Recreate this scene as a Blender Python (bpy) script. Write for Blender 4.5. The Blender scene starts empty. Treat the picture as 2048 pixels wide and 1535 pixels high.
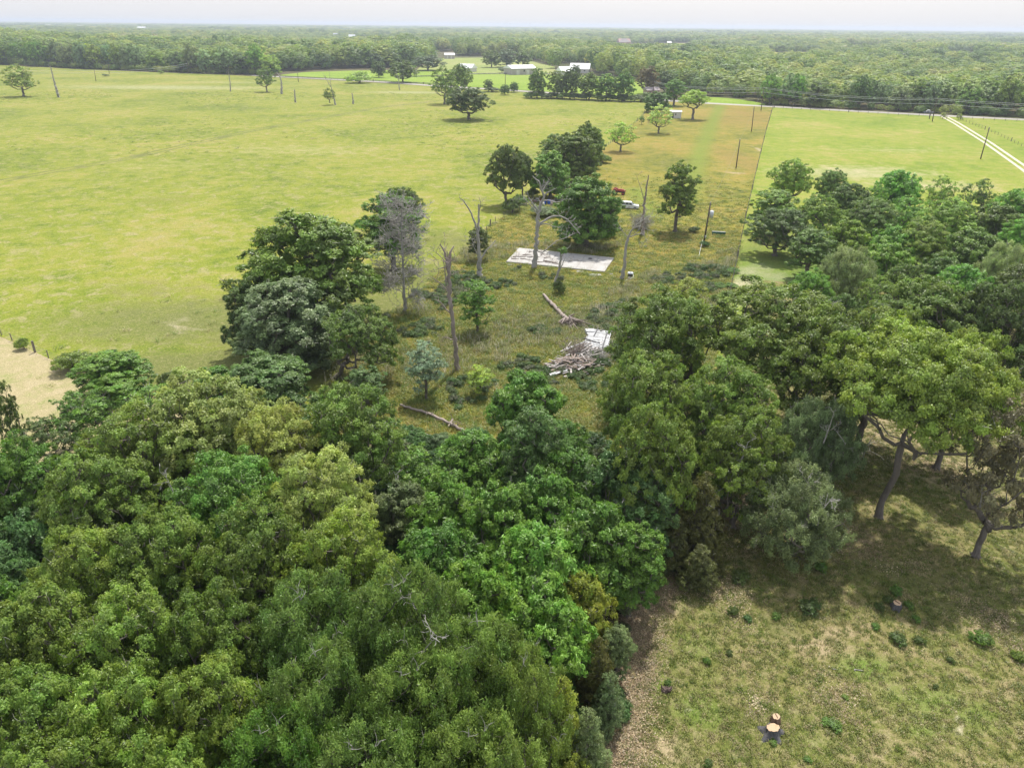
import bpy, math, random
import numpy as np
from mathutils import Matrix, Vector, Euler

# ------------------------------------------------------------------ camera, sky, sun, exposure
SC = bpy.context.scene
F, PIT, ROL, CH = 1420.0, math.radians(26.8), math.radians(0.56), 42.0
cam_d = bpy.data.cameras.new("camera"); cam = bpy.data.objects.new("camera", cam_d)
SC.collection.objects.link(cam); SC.camera = cam
cam_d.sensor_width = 36; cam_d.lens = 36 * F / 2048; cam_d.clip_start = 0.5; cam_d.clip_end = 60000
_up = Vector((0, math.sin(PIT), math.cos(PIT))); _fw = Vector((0, math.cos(PIT), -math.sin(PIT)))
_c, _s = math.cos(ROL), math.sin(ROL)
_r = Vector((1, 0, 0)) * _c + _up * _s; _u = _up * _c - Vector((1, 0, 0)) * _s
cam.matrix_world = Matrix(((_r.x, _u.x, -_fw.x, 0), (_r.y, _u.y, -_fw.y, 0), (_r.z, _u.z, -_fw.z, CH), (0, 0, 0, 1)))

SUN_EL, SUN_AZ = math.radians(62), math.radians(16)      # azimuth measured from +Y (ahead) towards +X
W = bpy.data.worlds.new("World"); SC.world = W; W.use_nodes = True
wn = W.node_tree.nodes; wl = W.node_tree.links
sky = wn.new("ShaderNodeTexSky"); sky.sky_type = 'NISHITA'; sky.sun_disc = False
sky.sun_elevation = SUN_EL; sky.sun_rotation = SUN_AZ; sky.air_density = 1.0; sky.dust_density = 2.5; sky.ozone_density = 1.0
skymix = wn.new("ShaderNodeMixRGB"); skymix.inputs[0].default_value = 0.55
skymix.inputs[2].default_value = (10.3, 10.4, 11.0, 1)      # thin high overcast, even over the whole sky
wl.new(sky.outputs[0], skymix.inputs[1]); wl.new(skymix.outputs[0], wn["Background"].inputs[0])
wn["Background"].inputs[1].default_value = 0.110
sun_d = bpy.data.lights.new("sun", 'SUN'); sun = bpy.data.objects.new("sun", sun_d); SC.collection.objects.link(sun)
sun_d.energy = 4.7; sun_d.angle = math.radians(1.2); sun_d.color = (1, 0.955, 0.88)
_sd = Vector((math.sin(SUN_AZ) * math.cos(SUN_EL), math.cos(SUN_AZ) * math.cos(SUN_EL), math.sin(SUN_EL)))
sun.rotation_euler = _sd.to_track_quat('Z', 'Y').to_euler(); sun.location = (0, 0, 300)
SC.view_settings.view_transform = 'Standard'; SC.view_settings.look = 'None'
SC.view_settings.exposure = 0.22; SC.view_settings.gamma = 1; SC.view_settings.use_curve_mapping = False
SC.cycles.volume_bounces = 0; SC.cycles.max_bounces = 6; SC.cycles.transparent_max_bounces = 6
HAZE = 0.00016

# ------------------------------------------------------------------ measuring the place from the photograph
def ray(px, py):
    u = px - 1024; v = -(py - 767.5)
    x = u * _c - v * _s; y = u * _s + v * _c
    return (x, y * math.sin(PIT) + F * math.cos(PIT), y * math.cos(PIT) - F * math.sin(PIT))
def g(px, py, z=0.0):                      # the point of the plane at height z seen at a pixel
    d = ray(px, py); t = (z - CH) / d[2]
    return (d[0] * t, d[1] * t)
def vp(px, py, Y):                         # the point of the upright plane at distance Y seen at a pixel
    d = ray(px, py); t = Y / d[1]
    return (d[0] * t, Y, CH + d[2] * t)
def G(L): return [g(*p) for p in L]
C = SC.collection

# ------------------------------------------------------------------ object helpers
def tag(o, label=None, cat=None, group=None, kind=None):
    if label: o['label'] = label
    if cat: o['category'] = cat
    if group: o['group'] = group
    if kind: o['kind'] = kind
    return o
def empty(name, loc=(0, 0, 0), rz=0, **k):
    o = bpy.data.objects.new(name, None); C.objects.link(o); o.location = loc; o.rotation_euler = (0, 0, rz)
    o.empty_display_size = 0.2
    return tag(o, **k)
def child(name, me, parent):
    o = bpy.data.objects.new(name, me); C.objects.link(o); o.parent = parent; return o
def solo(name, me, loc=(0, 0, 0), rz=0, **k):
    o = bpy.data.objects.new(name, me); C.objects.link(o); o.location = loc; o.rotation_euler = (0, 0, rz); return tag(o, **k)
def mesh(name, V, Fs, m=None, smooth=False):
    me = bpy.data.meshes.new(name); me.from_pydata([tuple(map(float, v)) for v in V], [], [tuple(map(int, f)) for f in Fs])
    if m: me.materials.append(m)
    if smooth: me.polygons.foreach_set("use_smooth", [True] * len(me.polygons))
    me.update(); return me
def npmesh(name, V, Q, m=None, smooth=False, attrs=None):   # V (n,3), Q (m,k) same k
    V = np.asarray(V, dtype=np.float32); Q = np.asarray(Q, dtype=np.int32)
    me = bpy.data.meshes.new(name); n, k = Q.shape
    me.vertices.add(len(V)); me.vertices.foreach_set("co", V.ravel())
    me.loops.add(n * k); me.loops.foreach_set("vertex_index", Q.ravel())
    me.polygons.add(n); me.polygons.foreach_set("loop_start", np.arange(0, n * k, k, dtype=np.int32))
    me.polygons.foreach_set("use_smooth", np.full(n, smooth))
    for a, val in (attrs or {}).items():
        at = me.attributes.new(a, 'FLOAT', 'POINT'); at.data.foreach_set("value", np.asarray(val, dtype=np.float32))
    if m: me.materials.append(m)
    me.update(calc_edges=True); me.validate(); return me
class MB:                                  # mesh builder: boxes, tubes, prisms joined in one part
    def __init__(s): s.V = []; s.F = []
    def add(s, V, Fs):
        b = len(s.V); s.V += [tuple(v) for v in V]; s.F += [tuple(b + i for i in f) for f in Fs]; return s
    def box(s, cx, cy, cz, sx, sy, sz, rz=0, rx=0, ry=0, taper=1.0):
        M = Euler((rx, ry, rz)).to_matrix(); V = []
        for z in (-1, 1):
            t = taper if z > 0 else 1
            for x, y in ((-1, -1), (1, -1), (1, 1), (-1, 1)):
                V.append(Vector((cx, cy, cz)) + M @ Vector((x * sx / 2 * t, y * sy / 2 * t, z * sz / 2)))
        return s.add(V, [(3, 2, 1, 0), (4, 5, 6, 7), (0, 1, 5, 4), (1, 2, 6, 5), (2, 3, 7, 6), (3, 0, 4, 7)])
    def tube(s, p, q, r0, r1=None, k=8, cap=True):
        r1 = r0 if r1 is None else r1; p = Vector(p); q = Vector(q); d = (q - p).normalized()
        a = d.orthogonal().normalized(); b = d.cross(a); V = []
        for c_, r in ((p, r0), (q, r1)):
            for i in range(k):
                t = 2 * math.pi * i / k; V.append(c_ + a * math.cos(t) * r + b * math.sin(t) * r)
        Fs = [(i, (i + 1) % k, k + (i + 1) % k, k + i) for i in range(k)]
        if cap: Fs += [tuple(range(k - 1, -1, -1)), tuple(range(k, 2 * k))]
        return s.add(V, Fs)
    def path(s, P, R, k=6):
        for i in range(len(P) - 1): s.tube(P[i], P[i + 1], R[i], R[i + 1], k, cap=(i == len(P) - 2))
        return s
    def prism(s, prof, y0, y1):            # profile in xz extruded along y
        n = len(prof); V = [(x, y0, z) for x, z in prof] + [(x, y1, z) for x, z in prof]
        return s.add(V, [tuple(range(n)), tuple(range(2 * n - 1, n - 1, -1))] + [(i, n + i, n + (i + 1) % n, (i + 1) % n) for i in range(n)])
    def mesh(s, name, m, smooth=False): return mesh(name, s.V, s.F, m, smooth)

# ------------------------------------------------------------------ materials
def nm(name):
    m = bpy.data.materials.new(name); m.use_nodes = True; nt = m.node_tree
    return m, nt, nt.nodes["Principled BSDF"], nt.nodes["Material Output"]
def noise(nt, sc, det=4, rough=0.6, vec=None, dist=0):
    n = nt.nodes.new("ShaderNodeTexNoise"); n.inputs["Scale"].default_value = sc; n.inputs["Detail"].default_value = det
    n.inputs["Roughness"].default_value = rough; n.inputs["Distortion"].default_value = dist
    if vec: nt.links.new(vec, n.inputs["Vector"])
    return n.outputs["Fac"]
def ramp(nt, fac, stops):
    r = nt.nodes.new("ShaderNodeValToRGB"); e = r.color_ramp.elements
    for i, (p, c) in enumerate(stops):
        x = e[i] if i < 2 else e.new(p)
        x.position = p; x.color = c if len(c) == 4 else (*c, 1)
    nt.links.new(fac, r.inputs[0]); return r.outputs[0]
def mixc(nt, f, a, b):
    m = nt.nodes.new("ShaderNodeMixRGB")
    for i, v in ((0, f), (1, a), (2, b)):
        if isinstance(v, (int, float)): m.inputs[i].default_value = v
        elif isinstance(v, tuple): m.inputs[i].default_value = (*v, 1)
        else: nt.links.new(v, m.inputs[i])
    return m.outputs[0]
def mth(nt, op, a, b=None, c=None, clamp=False):
    m = nt.nodes.new("ShaderNodeMath"); m.operation = op; m.use_clamp = clamp
    for i, v in enumerate((a, b, c)):
        if v is None: continue
        if isinstance(v, (int, float)): m.inputs[i].default_value = v
        else: nt.links.new(v, m.inputs[i])
    return m.outputs[0]
def attr(nt, name):
    a = nt.nodes.new("ShaderNodeAttribute"); a.attribute_name = name; return a.outputs["Fac"]
def pos(nt, sx=1, sy=1, sz=1):
    p = nt.nodes.new("ShaderNodeNewGeometry"); m = nt.nodes.new("ShaderNodeMapping"); m.inputs["Scale"].default_value = (sx, sy, sz)
    nt.links.new(p.outputs["Position"], m.inputs[0]); return m.outputs[0]
def objc(nt):
    return nt.nodes.new("ShaderNodeTexCoord").outputs["Object"]
def bump(nt, h, s, d, b):
    n = nt.nodes.new("ShaderNodeBump"); n.inputs["Strength"].default_value = s; n.inputs["Distance"].default_value = d
    nt.links.new(h, n.inputs["Height"]); nt.links.new(n.outputs[0], b.inputs["Normal"])
def plain(name, col, rough=0.6, var=0.15, sc=3.0, metal=0, dirt=None):
    m, nt, b, o = nm(name); v = objc(nt)
    f = noise(nt, sc, 5, 0.65, v)
    lo = tuple(c * (1 - var) for c in col); hi = tuple(min(1, c * (1 + var)) for c in col)
    col_ = ramp(nt, f, [(0.3, lo), (0.7, hi)])
    if dirt:
        f2 = noise(nt, sc * 1.3, 7, 0.75, v, 1.0); col_ = mixc(nt, ramp(nt, f2, [(0.46, (0, 0, 0)), (0.60, (1, 1, 1))]), col_, dirt)
    nt.links.new(col_, b.inputs["Base Color"]); b.inputs["Roughness"].default_value = rough; b.inputs["Metallic"].default_value = metal
    return m

def leaf_material(name, far=False, fixed=None):
    m, nt, b, o = nm(name); L = nt.links
    oi = nt.nodes.new("ShaderNodeObjectInfo")
    if far:
        # each tree of the far wood has its own green, and neighbouring patches differ
        pn = noise(nt, 0.009, 3, 0.6, oi.outputs["Location"])
        pn2 = noise(nt, 0.0016, 4, 0.6, oi.outputs["Location"])
        r = mth(nt, 'ADD', mth(nt, 'ADD', mth(nt, 'MULTIPLY', oi.outputs["Random"], 0.62), mth(nt, 'MULTIPLY', pn, 0.55)), mth(nt, 'MULTIPLY_ADD', pn2, 1.3, -0.75))
        base = ramp(nt, r, [(0.12, (0.120, 0.205, 0.055)), (0.32, (0.195, 0.290, 0.065)), (0.50, (0.270, 0.360, 0.078)), (0.68, (0.35, 0.41, 0.10)), (0.86, (0.43, 0.45, 0.13)), (0.97, (0.36, 0.33, 0.23))])
    elif fixed:
        rgb = nt.nodes.new("ShaderNodeRGB"); rgb.outputs[0].default_value = (*fixed, 1)
        hv = nt.nodes.new("ShaderNodeHueSaturation"); L.new(rgb.outputs[0], hv.inputs["Color"]); L.new(mth(nt, 'MULTIPLY_ADD', oi.outputs["Random"], 0.5, 0.75), hv.inputs["Value"]); base = hv.outputs[0]
    else:
        base = oi.outputs["Color"]
    t = attr(nt, "tone"); h = attr(nt, "hue")
    hs = nt.nodes.new("ShaderNodeHueSaturation"); L.new(base, hs.inputs["Color"])
    L.new(mth(nt, 'MULTIPLY_ADD', h, 0.036, 0.486), hs.inputs["Hue"])
    L.new(mth(nt, 'MULTIPLY_ADD', t, .7 if far else 1.25, .70 if far else 0.40), hs.inputs["Value"])
    hs.inputs["Saturation"].default_value = 0.97
    L.new(hs.outputs[0], b.inputs["Base Color"]); b.inputs["Roughness"].default_value = 0.42; b.inputs["Specular IOR Level"].default_value = 0.5
    tr = nt.nodes.new("ShaderNodeBsdfTranslucent")
    hs2 = nt.nodes.new("ShaderNodeHueSaturation"); L.new(hs.outputs[0], hs2.inputs["Color"]); hs2.inputs["Hue"].default_value = 0.495; hs2.inputs["Value"].default_value = 1.5; hs2.inputs["Saturation"].default_value = 1.05
    L.new(hs2.outputs[0], tr.inputs[0])
    mx = nt.nodes.new("ShaderNodeMixShader"); mx.inputs[0].default_value = 0.45 if far else 0.36
    L.new(b.outputs[0], mx.inputs[1]); L.new(tr.outputs[0], mx.inputs[2]); L.new(mx.outputs[0], o.inputs["Surface"])
    return m
M_LEAF = leaf_material("leaves"); M_FAR = leaf_material("far_leaves", True)

def bark(name, a, b_, sc=2.0):
    m, nt, b, o = nm(name); v = nt.nodes.new("ShaderNodeMapping"); v.inputs["Scale"].default_value = (4, 4, 0.8)
    nt.links.new(objc(nt), v.inputs[0])
    f = noise(nt, sc, 6, 0.7, v.outputs[0]); f2 = noise(nt, 0.5, 4, 0.6, objc(nt))
    c = mixc(nt, ramp(nt, f2, [(0.4, (0, 0, 0)), (0.65, (1, 1, 1))]), ramp(nt, f, [(0.3, a), (0.7, b_)]), tuple(0.5 * (x + y) * 1.25 for x, y in zip(a, b_)))
    nt.links.new(c, b.inputs["Base Color"]); b.inputs["Roughness"].default_value = 0.9; bump(nt, f, 0.6, 0.04, b); return m
M_BARK = bark("oak_bark", (0.07, 0.058, 0.047), (0.21, 0.185, 0.16))
M_DEAD = bark("bleached_dead_wood", (0.165, 0.155, 0.14), (0.46, 0.44, 0.405))
M_DEADB = bark("brown_dead_wood", (0.11, 0.085, 0.07), (0.42, 0.35, 0.31))

def field(name, cols, macro=0.02, meso=0.25, micro=3.0, straw=None, straw_amt=0.5, aniso=(1, 1), attrs=(), bumpd=0.05):
    """grass surface: broad drifts, clumps and fine blades of colour; attrs = (attribute, colour, strength)"""
    m, nt, b, o = nm(name); p = pos(nt, aniso[0], aniso[1], 1)
    n1 = noise(nt, macro, 5, 0.6, p, 0.6); n2 = noise(nt, meso, 6, 0.68, p, 0.3); n3 = noise(nt, micro, 5, 0.75, p)
    f = mth(nt, 'ADD', mth(nt, 'MULTIPLY', n1, 0.38), mth(nt, 'ADD', mth(nt, 'MULTIPLY', n2, 0.38), mth(nt, 'MULTIPLY', n3, 0.24)))
    k = len(cols); c = ramp(nt, f, [(0.41 + 0.18 * i / (k - 1), cc) for i, cc in enumerate(cols)])
    if straw:
        s1 = noise(nt, meso * 1.7, 7, 0.75, p, 1.2)
        c = mixc(nt, mth(nt, 'MULTIPLY', ramp(nt, s1, [(0.51, (0, 0, 0)), (0.62, (1, 1, 1))]), straw_amt), c, straw)
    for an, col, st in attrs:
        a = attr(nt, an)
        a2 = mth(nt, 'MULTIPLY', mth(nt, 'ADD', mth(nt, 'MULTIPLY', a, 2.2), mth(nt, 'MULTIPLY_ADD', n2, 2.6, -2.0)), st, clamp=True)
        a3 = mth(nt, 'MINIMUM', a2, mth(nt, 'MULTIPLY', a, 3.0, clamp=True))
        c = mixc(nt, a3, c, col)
    sp = noise(nt, micro * 0.9, 4, 0.75, p, 0.5)
    c = mixc(nt, mth(nt, 'MULTIPLY', ramp(nt, sp, [(0.56, (0, 0, 0)), (0.66, (1, 1, 1))]), 0.55), c, straw or tuple(min(1, x * 1.5) for x in cols[-1]))
    c = mixc(nt, mth(nt, 'MULTIPLY', ramp(nt, sp, [(0.36, (1, 1, 1)), (0.45, (0, 0, 0))]), 0.45), c, tuple(x * .6 for x in cols[0]))
    fine = noise(nt, micro * 2.3, 3, 0.8, p)
    hs = nt.nodes.new("ShaderNodeHueSaturation"); nt.links.new(c, hs.inputs["Color"]); nt.links.new(mth(nt, 'MULTIPLY_ADD', fine, 2.3, -0.15), hs.inputs["Value"])
    nt.links.new(hs.outputs[0], b.inputs["Base Color"]); b.inputs["Roughness"].default_value = 0.95; b.inputs["Specular IOR Level"].default_value = 0.1
    bump(nt, mth(nt, 'ADD', n3, n2), 0.5, bumpd, b); return m

# ------------------------------------------------------------------ ground sheets
def resample(P, n):
    P = np.array(P, float); d = np.r_[0, np.cumsum(np.linalg.norm(np.diff(P, axis=0), axis=1))]
    t = np.linspace(0, d[-1], n); return np.c_[np.interp(t, d, P[:, 0]), np.interp(t, d, P[:, 1])]
def blobs(XY, L):                          # L of (px,py,rx,ry,amount): soft round patches at ground points
    w = np.zeros(len(XY))
    for px, py, rx, ry, a in L:
        x, y = g(px, py); w = np.maximum(w, a * np.exp(-(((XY[:, 0] - x) / rx) ** 2 + ((XY[:, 1] - y) / ry) ** 2)))
    return w
def segdist(XY, P):
    d = np.full(len(XY), 1e9)
    for a, b in zip(P[:-1], P[1:]):
        a = np.array(a); b = np.array(b); ab = b - a; t = np.clip(((XY - a) @ ab) / (ab @ ab), 0, 1)
        d = np.minimum(d, np.linalg.norm(XY - a - t[:, None] * ab, axis=1))
    return d
def loft(name, A, B, nu, nv, z, m, attrs=None, **k):
    a = resample(A, nu); b = resample(B, nu); t = np.linspace(0, 1, nv)
    XY = (a[:, None, :] * (1 - t)[None, :, None] + b[:, None, :] * t[None, :, None]).reshape(-1, 2)
    i = np.arange(nu - 1)[:, None] * nv + np.arange(nv - 1)[None, :]; i = i.ravel()
    Q = np.c_[i, i + 1, i + nv + 1, i + nv]
    # face up
    p0, p1, p2 = XY[Q[0, 0]], XY[Q[0, 1]], XY[Q[0, 2]]
    if np.cross(p1 - p0, p2 - p1) < 0: Q = Q[:, ::-1]
    at = {kk: f(XY) for kk, f in (attrs or {}).items()}
    return solo(name, npmesh(name, np.c_[XY, np.full(len(XY), z)], Q, m, attrs=at), **k)
def ribbon(P, w, z, n):
    P = resample(P, n); d = np.gradient(P, axis=0); d /= np.linalg.norm(d, axis=1)[:, None]; nrm = np.c_[-d[:, 1], d[:, 0]]
    return P + nrm * w / 2, P - nrm * w / 2

M_FLOOR = field("woodland_floor", [(0.045, 0.062, 0.018), (0.075, 0.085, 0.03), (0.12, 0.10, 0.055), (0.15, 0.12, 0.075)], 0.01, 0.3, 3.0)
big = 26000
solo("ground", npmesh("ground", [(-big, -big, 0), (big, -big, 0), (big, big, 0), (-big, big, 0)], [(0, 1, 2, 3)], M_FLOOR), kind='structure')

ROAD = G([(500, 150.3), (556, 153.5), (640, 157.5), (780, 165), (860, 171), (1040, 182), (1220, 193), (1405, 206), (1560, 214), (1780, 226), (2048, 239.5), (2400, 258), (3000, 290)])
WOODEDGE = G([(-2500, 50 + 15), (-900, 92), (0, 131), (200, 141), (450, 150), (556, 154)]) + ROAD[2:]
M_PAST = field("pasture_grass", [(0.105, 0.150, 0.018), (0.168, 0.210, 0.023), (0.222, 0.242, 0.034), (0.285, 0.255, 0.075)], 0.022, 0.20, 1.8, (0.33, 0.285, 0.15), 0.7, (1, 1),
               attrs=[("dull", (0.15, 0.165, 0.05), 0.9), ("bare", (0.42, 0.36, 0.25), 1.0), ("pale", (0.33, 0.33, 0.17), 0.7)])
TRK = G([(0, 362), (250, 318), (500, 262), (760, 215), (980, 190)])
loft("pasture", [(-1400, 1500)] + G([(0, 130), (200, 140.5), (450, 150), (556, 155), (700, 162.5), (860, 172.5), (1040, 184), (1310, 201)]),
     [(-1400, 60), (-160, 70)] + G([(350, 790), (700, 860), (900, 700)]) , 260, 240, 0.004, M_PAST,
     dict(dull=lambda X: np.maximum(blobs(X, [(400, 640, 30, 14, .9), (300, 580, 22, 10, .5), (430, 740, 25, 10, 1.0), (840, 560, 14, 14, .8), (900, 480, 12, 14, .7), (790, 620, 14, 14, 1.0), (760, 560, 10, 12, .8), (330, 400, 18, 14, .45), (780, 330, 16, 12, .3)]), 0.9 * np.exp(-(segdist(X, TRK) / 0.8) ** 2)),
          bare=lambda X: blobs(X, [(385, 662, 4, 1.6, .62), (330, 640, 5, 3, .45), (190, 625, 3, 1.3, .5), (650, 470, 3, 2, .35), (740, 390, 2.5, 2, .6), (850, 320, 3, 2.5, .7), (720, 292, 5, 3, .45), (560, 345, 9, 5, .3), (500, 330, 12, 4, .3), (760, 385, 7, 3, .5)]),
          pale=lambda X: blobs(X, [(330, 175, 100, 25, .8), (820, 185, 40, 14, .8), (470, 165, 60, 14, .6), (600, 300, 50, 20, .45), (330, 330, 40, 15, .4)])), kind='structure')
M_TRK = field("trodden_grass", [(0.11, 0.135, 0.035), (0.16, 0.18, 0.05), (0.24, 0.22, 0.10)], 0.05, 0.4, 2.0)
for k_ in (-1, 1):
    P = ribbon(TRK, 3.2, 0, 80)[0 if k_ > 0 else 1] + np.random.default_rng(3).normal(size=(80, 2)) * .15; a_, b_ = ribbon(P, 1.3, 0, 80); loft("cattle_track", a_, b_, 80, 2, 0.008, M_TRK, kind='structure')
M_STRAW = field("straw_field", [(0.25, 0.26, 0.10), (0.34, 0.29, 0.16), (0.40, 0.34, 0.21)], 0.05, 0.6, 4.0)
loft("straw_field", [(-500, 160)] + G([(-300, 560), (0, 672), (110, 722), (200, 757), (330, 800), (390, 850)]), [(-500, 20)] + G([(-900, 1300), (0, 1060), (40, 1000), (60, 960), (90, 930), (160, 900), (200, 890)]), 60, 30, 0.008, M_STRAW, kind='structure')
M_LOT = field("rough_lot_grass", [(0.105, 0.125, 0.018), (0.175, 0.178, 0.024), (0.245, 0.208, 0.036), (0.30, 0.22, 0.06)], 0.03, 0.22, 2.0, (0.33, 0.27, 0.15), 0.38,
              attrs=[("deep", (0.085, 0.11, 0.026), 0.8), ("rust", (0.245, 0.178, 0.052), 0.6), ("lime", (0.17, 0.215, 0.035), 0.62), ("bare", (0.42, 0.36, 0.28), 1.0)])
LOTL = G([(1310, 202), (1278, 240), (1205, 300), (1180, 345), (1100, 385), (1035, 420), (985, 445), (915, 510), (815, 600), (700, 690), (640, 800), (620, 880)])
LOTR = G([(1546, 214.5), (1532, 262), (1510, 352), (1490, 440), (1465, 560), (1440, 680), (1400, 900)])
loft("lot", LOTL, LOTR, 320, 90, 0.012, M_LOT,
     dict(deep=lambda X: blobs(X, [(1050, 640, 30, 22, .55), (1200, 570, 30, 8, .5), (960, 560, 12, 10, .7), (1100, 780, 26, 22, .6), (1300, 560, 14, 8, .5), (1120, 570, 8, 3, 1), (1430, 560, 8, 8, .8), (1180, 395, 14, 14, .4)]),
          rust=lambda X: blobs(X, [(1350, 480, 9, 9, .9), (1240, 270, 18, 20, .5), (1480, 240, 30, 50, .8), (1230, 310, 12, 20, .8), (1320, 300, 20, 20, .5), (1480, 320, 10, 45, .85), (1240, 520, 10, 7, .6), (1000, 700, 10, 8, .45), (1180, 630, 12, 5, .5), (1420, 480, 10, 12, .7), (1500, 230, 20, 50, .9), (1050, 480, 10, 12, .6), (1060, 455, 9, 8, .8)]),
          lime=lambda X: np.maximum(0.95 * np.exp(-(segdist(X, G([(1440, 212), (1420, 255), (1400, 305), (1370, 400), (1310, 430), (1270, 380)])) / 5.0) ** 2), blobs(X, [(1300, 420, 8, 14, .7), (1290, 355, 14, 14, .5), (1330, 430, 8, 10, .6)])),
          bare=lambda X: blobs(X, [(1520, 300, 1.5, 14, .55), (1320, 548, 2.5, 1.2, .7), (1400, 548, 6, 2, .45), (1195, 315, 3, 6, .5), (1050, 450, 3, 2, .35), (1150, 690, 4, 5, .4), (985, 445, 1.6, 5, .6), (1130, 575, 1.6, 1, .6), (1470, 345, 4, 4, .5)])), kind='structure')
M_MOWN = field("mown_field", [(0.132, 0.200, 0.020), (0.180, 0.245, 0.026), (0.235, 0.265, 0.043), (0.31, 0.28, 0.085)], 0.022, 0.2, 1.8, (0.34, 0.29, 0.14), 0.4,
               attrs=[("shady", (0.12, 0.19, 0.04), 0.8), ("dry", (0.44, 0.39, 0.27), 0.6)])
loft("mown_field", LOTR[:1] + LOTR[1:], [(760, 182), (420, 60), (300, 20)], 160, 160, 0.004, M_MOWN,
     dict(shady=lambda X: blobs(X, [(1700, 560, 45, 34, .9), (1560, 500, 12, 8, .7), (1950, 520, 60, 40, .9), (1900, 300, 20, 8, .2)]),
          dry=lambda X: blobs(X, [(1700, 345, 35, 18, .7), (1850, 370, 30, 14, .6), (1480, 580, 8, 10, .9), (1800, 300, 50, 14, .4), (1520, 545, 8, 7, .6)])), kind='structure')
# yard at the lower right
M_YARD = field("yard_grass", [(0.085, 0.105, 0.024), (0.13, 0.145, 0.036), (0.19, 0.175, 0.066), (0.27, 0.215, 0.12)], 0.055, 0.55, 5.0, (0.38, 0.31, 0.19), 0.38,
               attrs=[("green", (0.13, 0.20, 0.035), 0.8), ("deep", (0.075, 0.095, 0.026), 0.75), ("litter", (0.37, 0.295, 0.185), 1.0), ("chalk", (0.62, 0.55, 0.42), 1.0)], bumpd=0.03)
EDGE = G([(1215, 1700), (1222, 1535), (1245, 1400), (1262, 1290), (1290, 1195), (1360, 1140), (1400, 1060), (1500, 1000)])
loft("yard", G([(1150, 1900), (1190, 1600), (1205, 1450), (1235, 1290), (1275, 1150), (1320, 1000), (1390, 820), (1470, 660), (1520, 560)]),
     G([(3000, 1900), (3000, 1500), (3000, 1200), (3000, 950), (2900, 760), (2800, 640)]), 170, 170, 0.008, M_YARD,
     dict(litter=lambda X: np.maximum(1.0 * np.exp(-(np.maximum(segdist(X, EDGE) - 0.4, 0) / 0.85) ** 2), blobs(X, [(1290, 1340, 1.6, 1.4, .5), (1640, 1290, 4, 1.8, .6), (1330, 1200, 2, 2.5, .7), (1340, 1500, 2.2, 2.2, .62), (1250, 1500, 2, 3, 1), (1800, 870, 9, 7, .7), (1900, 940, 7, 5, .75), (1930, 860, 6, 6, .6), (1980, 1000, 5, 4, .6), (1960, 1265, 5, 1.2, .55), (1690, 900, 8, 7, .45), (1620, 760, 5, 5, .6), (1400, 1130, 3, 3, .6), (1900, 1330, 5, 2, .35), (1730, 1490, 5, 2, .4), (1480, 1180, 3, 3, .4)])),
          green=lambda X: blobs(X, [(1400, 1420, 2.5, 2, .75), (1310, 1370, 1.2, 2, .7), (1730, 1335, 3, 1.6, .85), (1400, 1290, 3, 3, .5), (1850, 1400, 4, 2, .7), (1960, 1430, 3, 2, .6), (1420, 1350, 2, 1.4, .4), (1620, 1480, 2, 2, .4), (1850, 1460, 2, 1, .8)]),
          deep=lambda X: blobs(X, [(1550, 1250, 4, 2.5, .6), (1900, 1180, 12, 5, .6), (1700, 1130, 7, 4, .6), (1450, 1230, 3, 2, .5), (1960, 720, 30, 14, .9), (1780, 960, 6, 4, .4), (1830, 1040, 5, 3, .5), (1500, 700, 20, 14, .7), (1400, 860, 10, 10, .7), (2040, 850, 8, 6, .5)]),  # tree shade painted into the grass colour, plus dark green grass further back
          chalk=lambda X: blobs(X, [(1915, 1440, .45, 1.5, .55), (1870, 1472, 1.6, .35, .6), (1920, 1470, .8, .35, .55), (1905, 1450, 1.2, 1.0, .33), (1790, 1432, .3, .2, .6), (1376, 1420, .45, .3, .7), (1355, 1352, .6, .4, .4)])), kind='structure')

M_PADD = field("paddock_grass", [(0.17, 0.255, 0.032), (0.21, 0.30, 0.042), (0.24, 0.30, 0.06)], 0.01, 0.06, 0.6)
M_PALE = field("pale_pasture", [(0.19, 0.25, 0.06), (0.25, 0.29, 0.085), (0.29, 0.29, 0.12)], 0.01, 0.06, 0.6)
M_YELL = field("yellow_meadow", [(0.28, 0.31, 0.06), (0.36, 0.35, 0.09)], 0.01, 0.06, 0.6)
loft("pale_pasture", G([(840, 134), (880, 116), (1030, 115), (1110, 134)]), G([(820, 152), (900, 154), (1000, 153), (1110, 152)]), 20, 20, 0.004, M_PALE, kind='structure')
loft("paddock", G([(556, 150.5), (610, 144.5), (700, 141.5), (830, 140), (920, 146), (1040, 148.5), (1290, 155)]), G([(560, 152.5), (620, 155), (700, 160), (830, 167), (920, 173), (1040, 180), (1290, 196)]), 60, 20, 0.008, M_PADD, kind='structure')
loft("meadow", G([(1240, 92), (1290, 88), (1385, 87)]), G([(1240, 112), (1290, 112), (1385, 110)]), 12, 8, 0.004, M_YELL, kind='structure')
loft("meadow", G([(1530, 104), (1630, 104)]), G([(1530, 132), (1630, 132)]), 8, 8, 0.004, M_YELL, kind='structure')
loft("meadow", G([(1880, 105), (1960, 107)]), G([(1880, 125), (1960, 125)]), 8, 8, 0.004, M_PADD, kind='structure')
loft("road_verge", G([(1380, 194), (1440, 195), (1490, 200), (1530, 208)]), G([(1380, 204.5), (1440, 208), (1490, 211), (1530, 213)]), 12, 8, 0.008, M_PADD, kind='structure')

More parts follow.
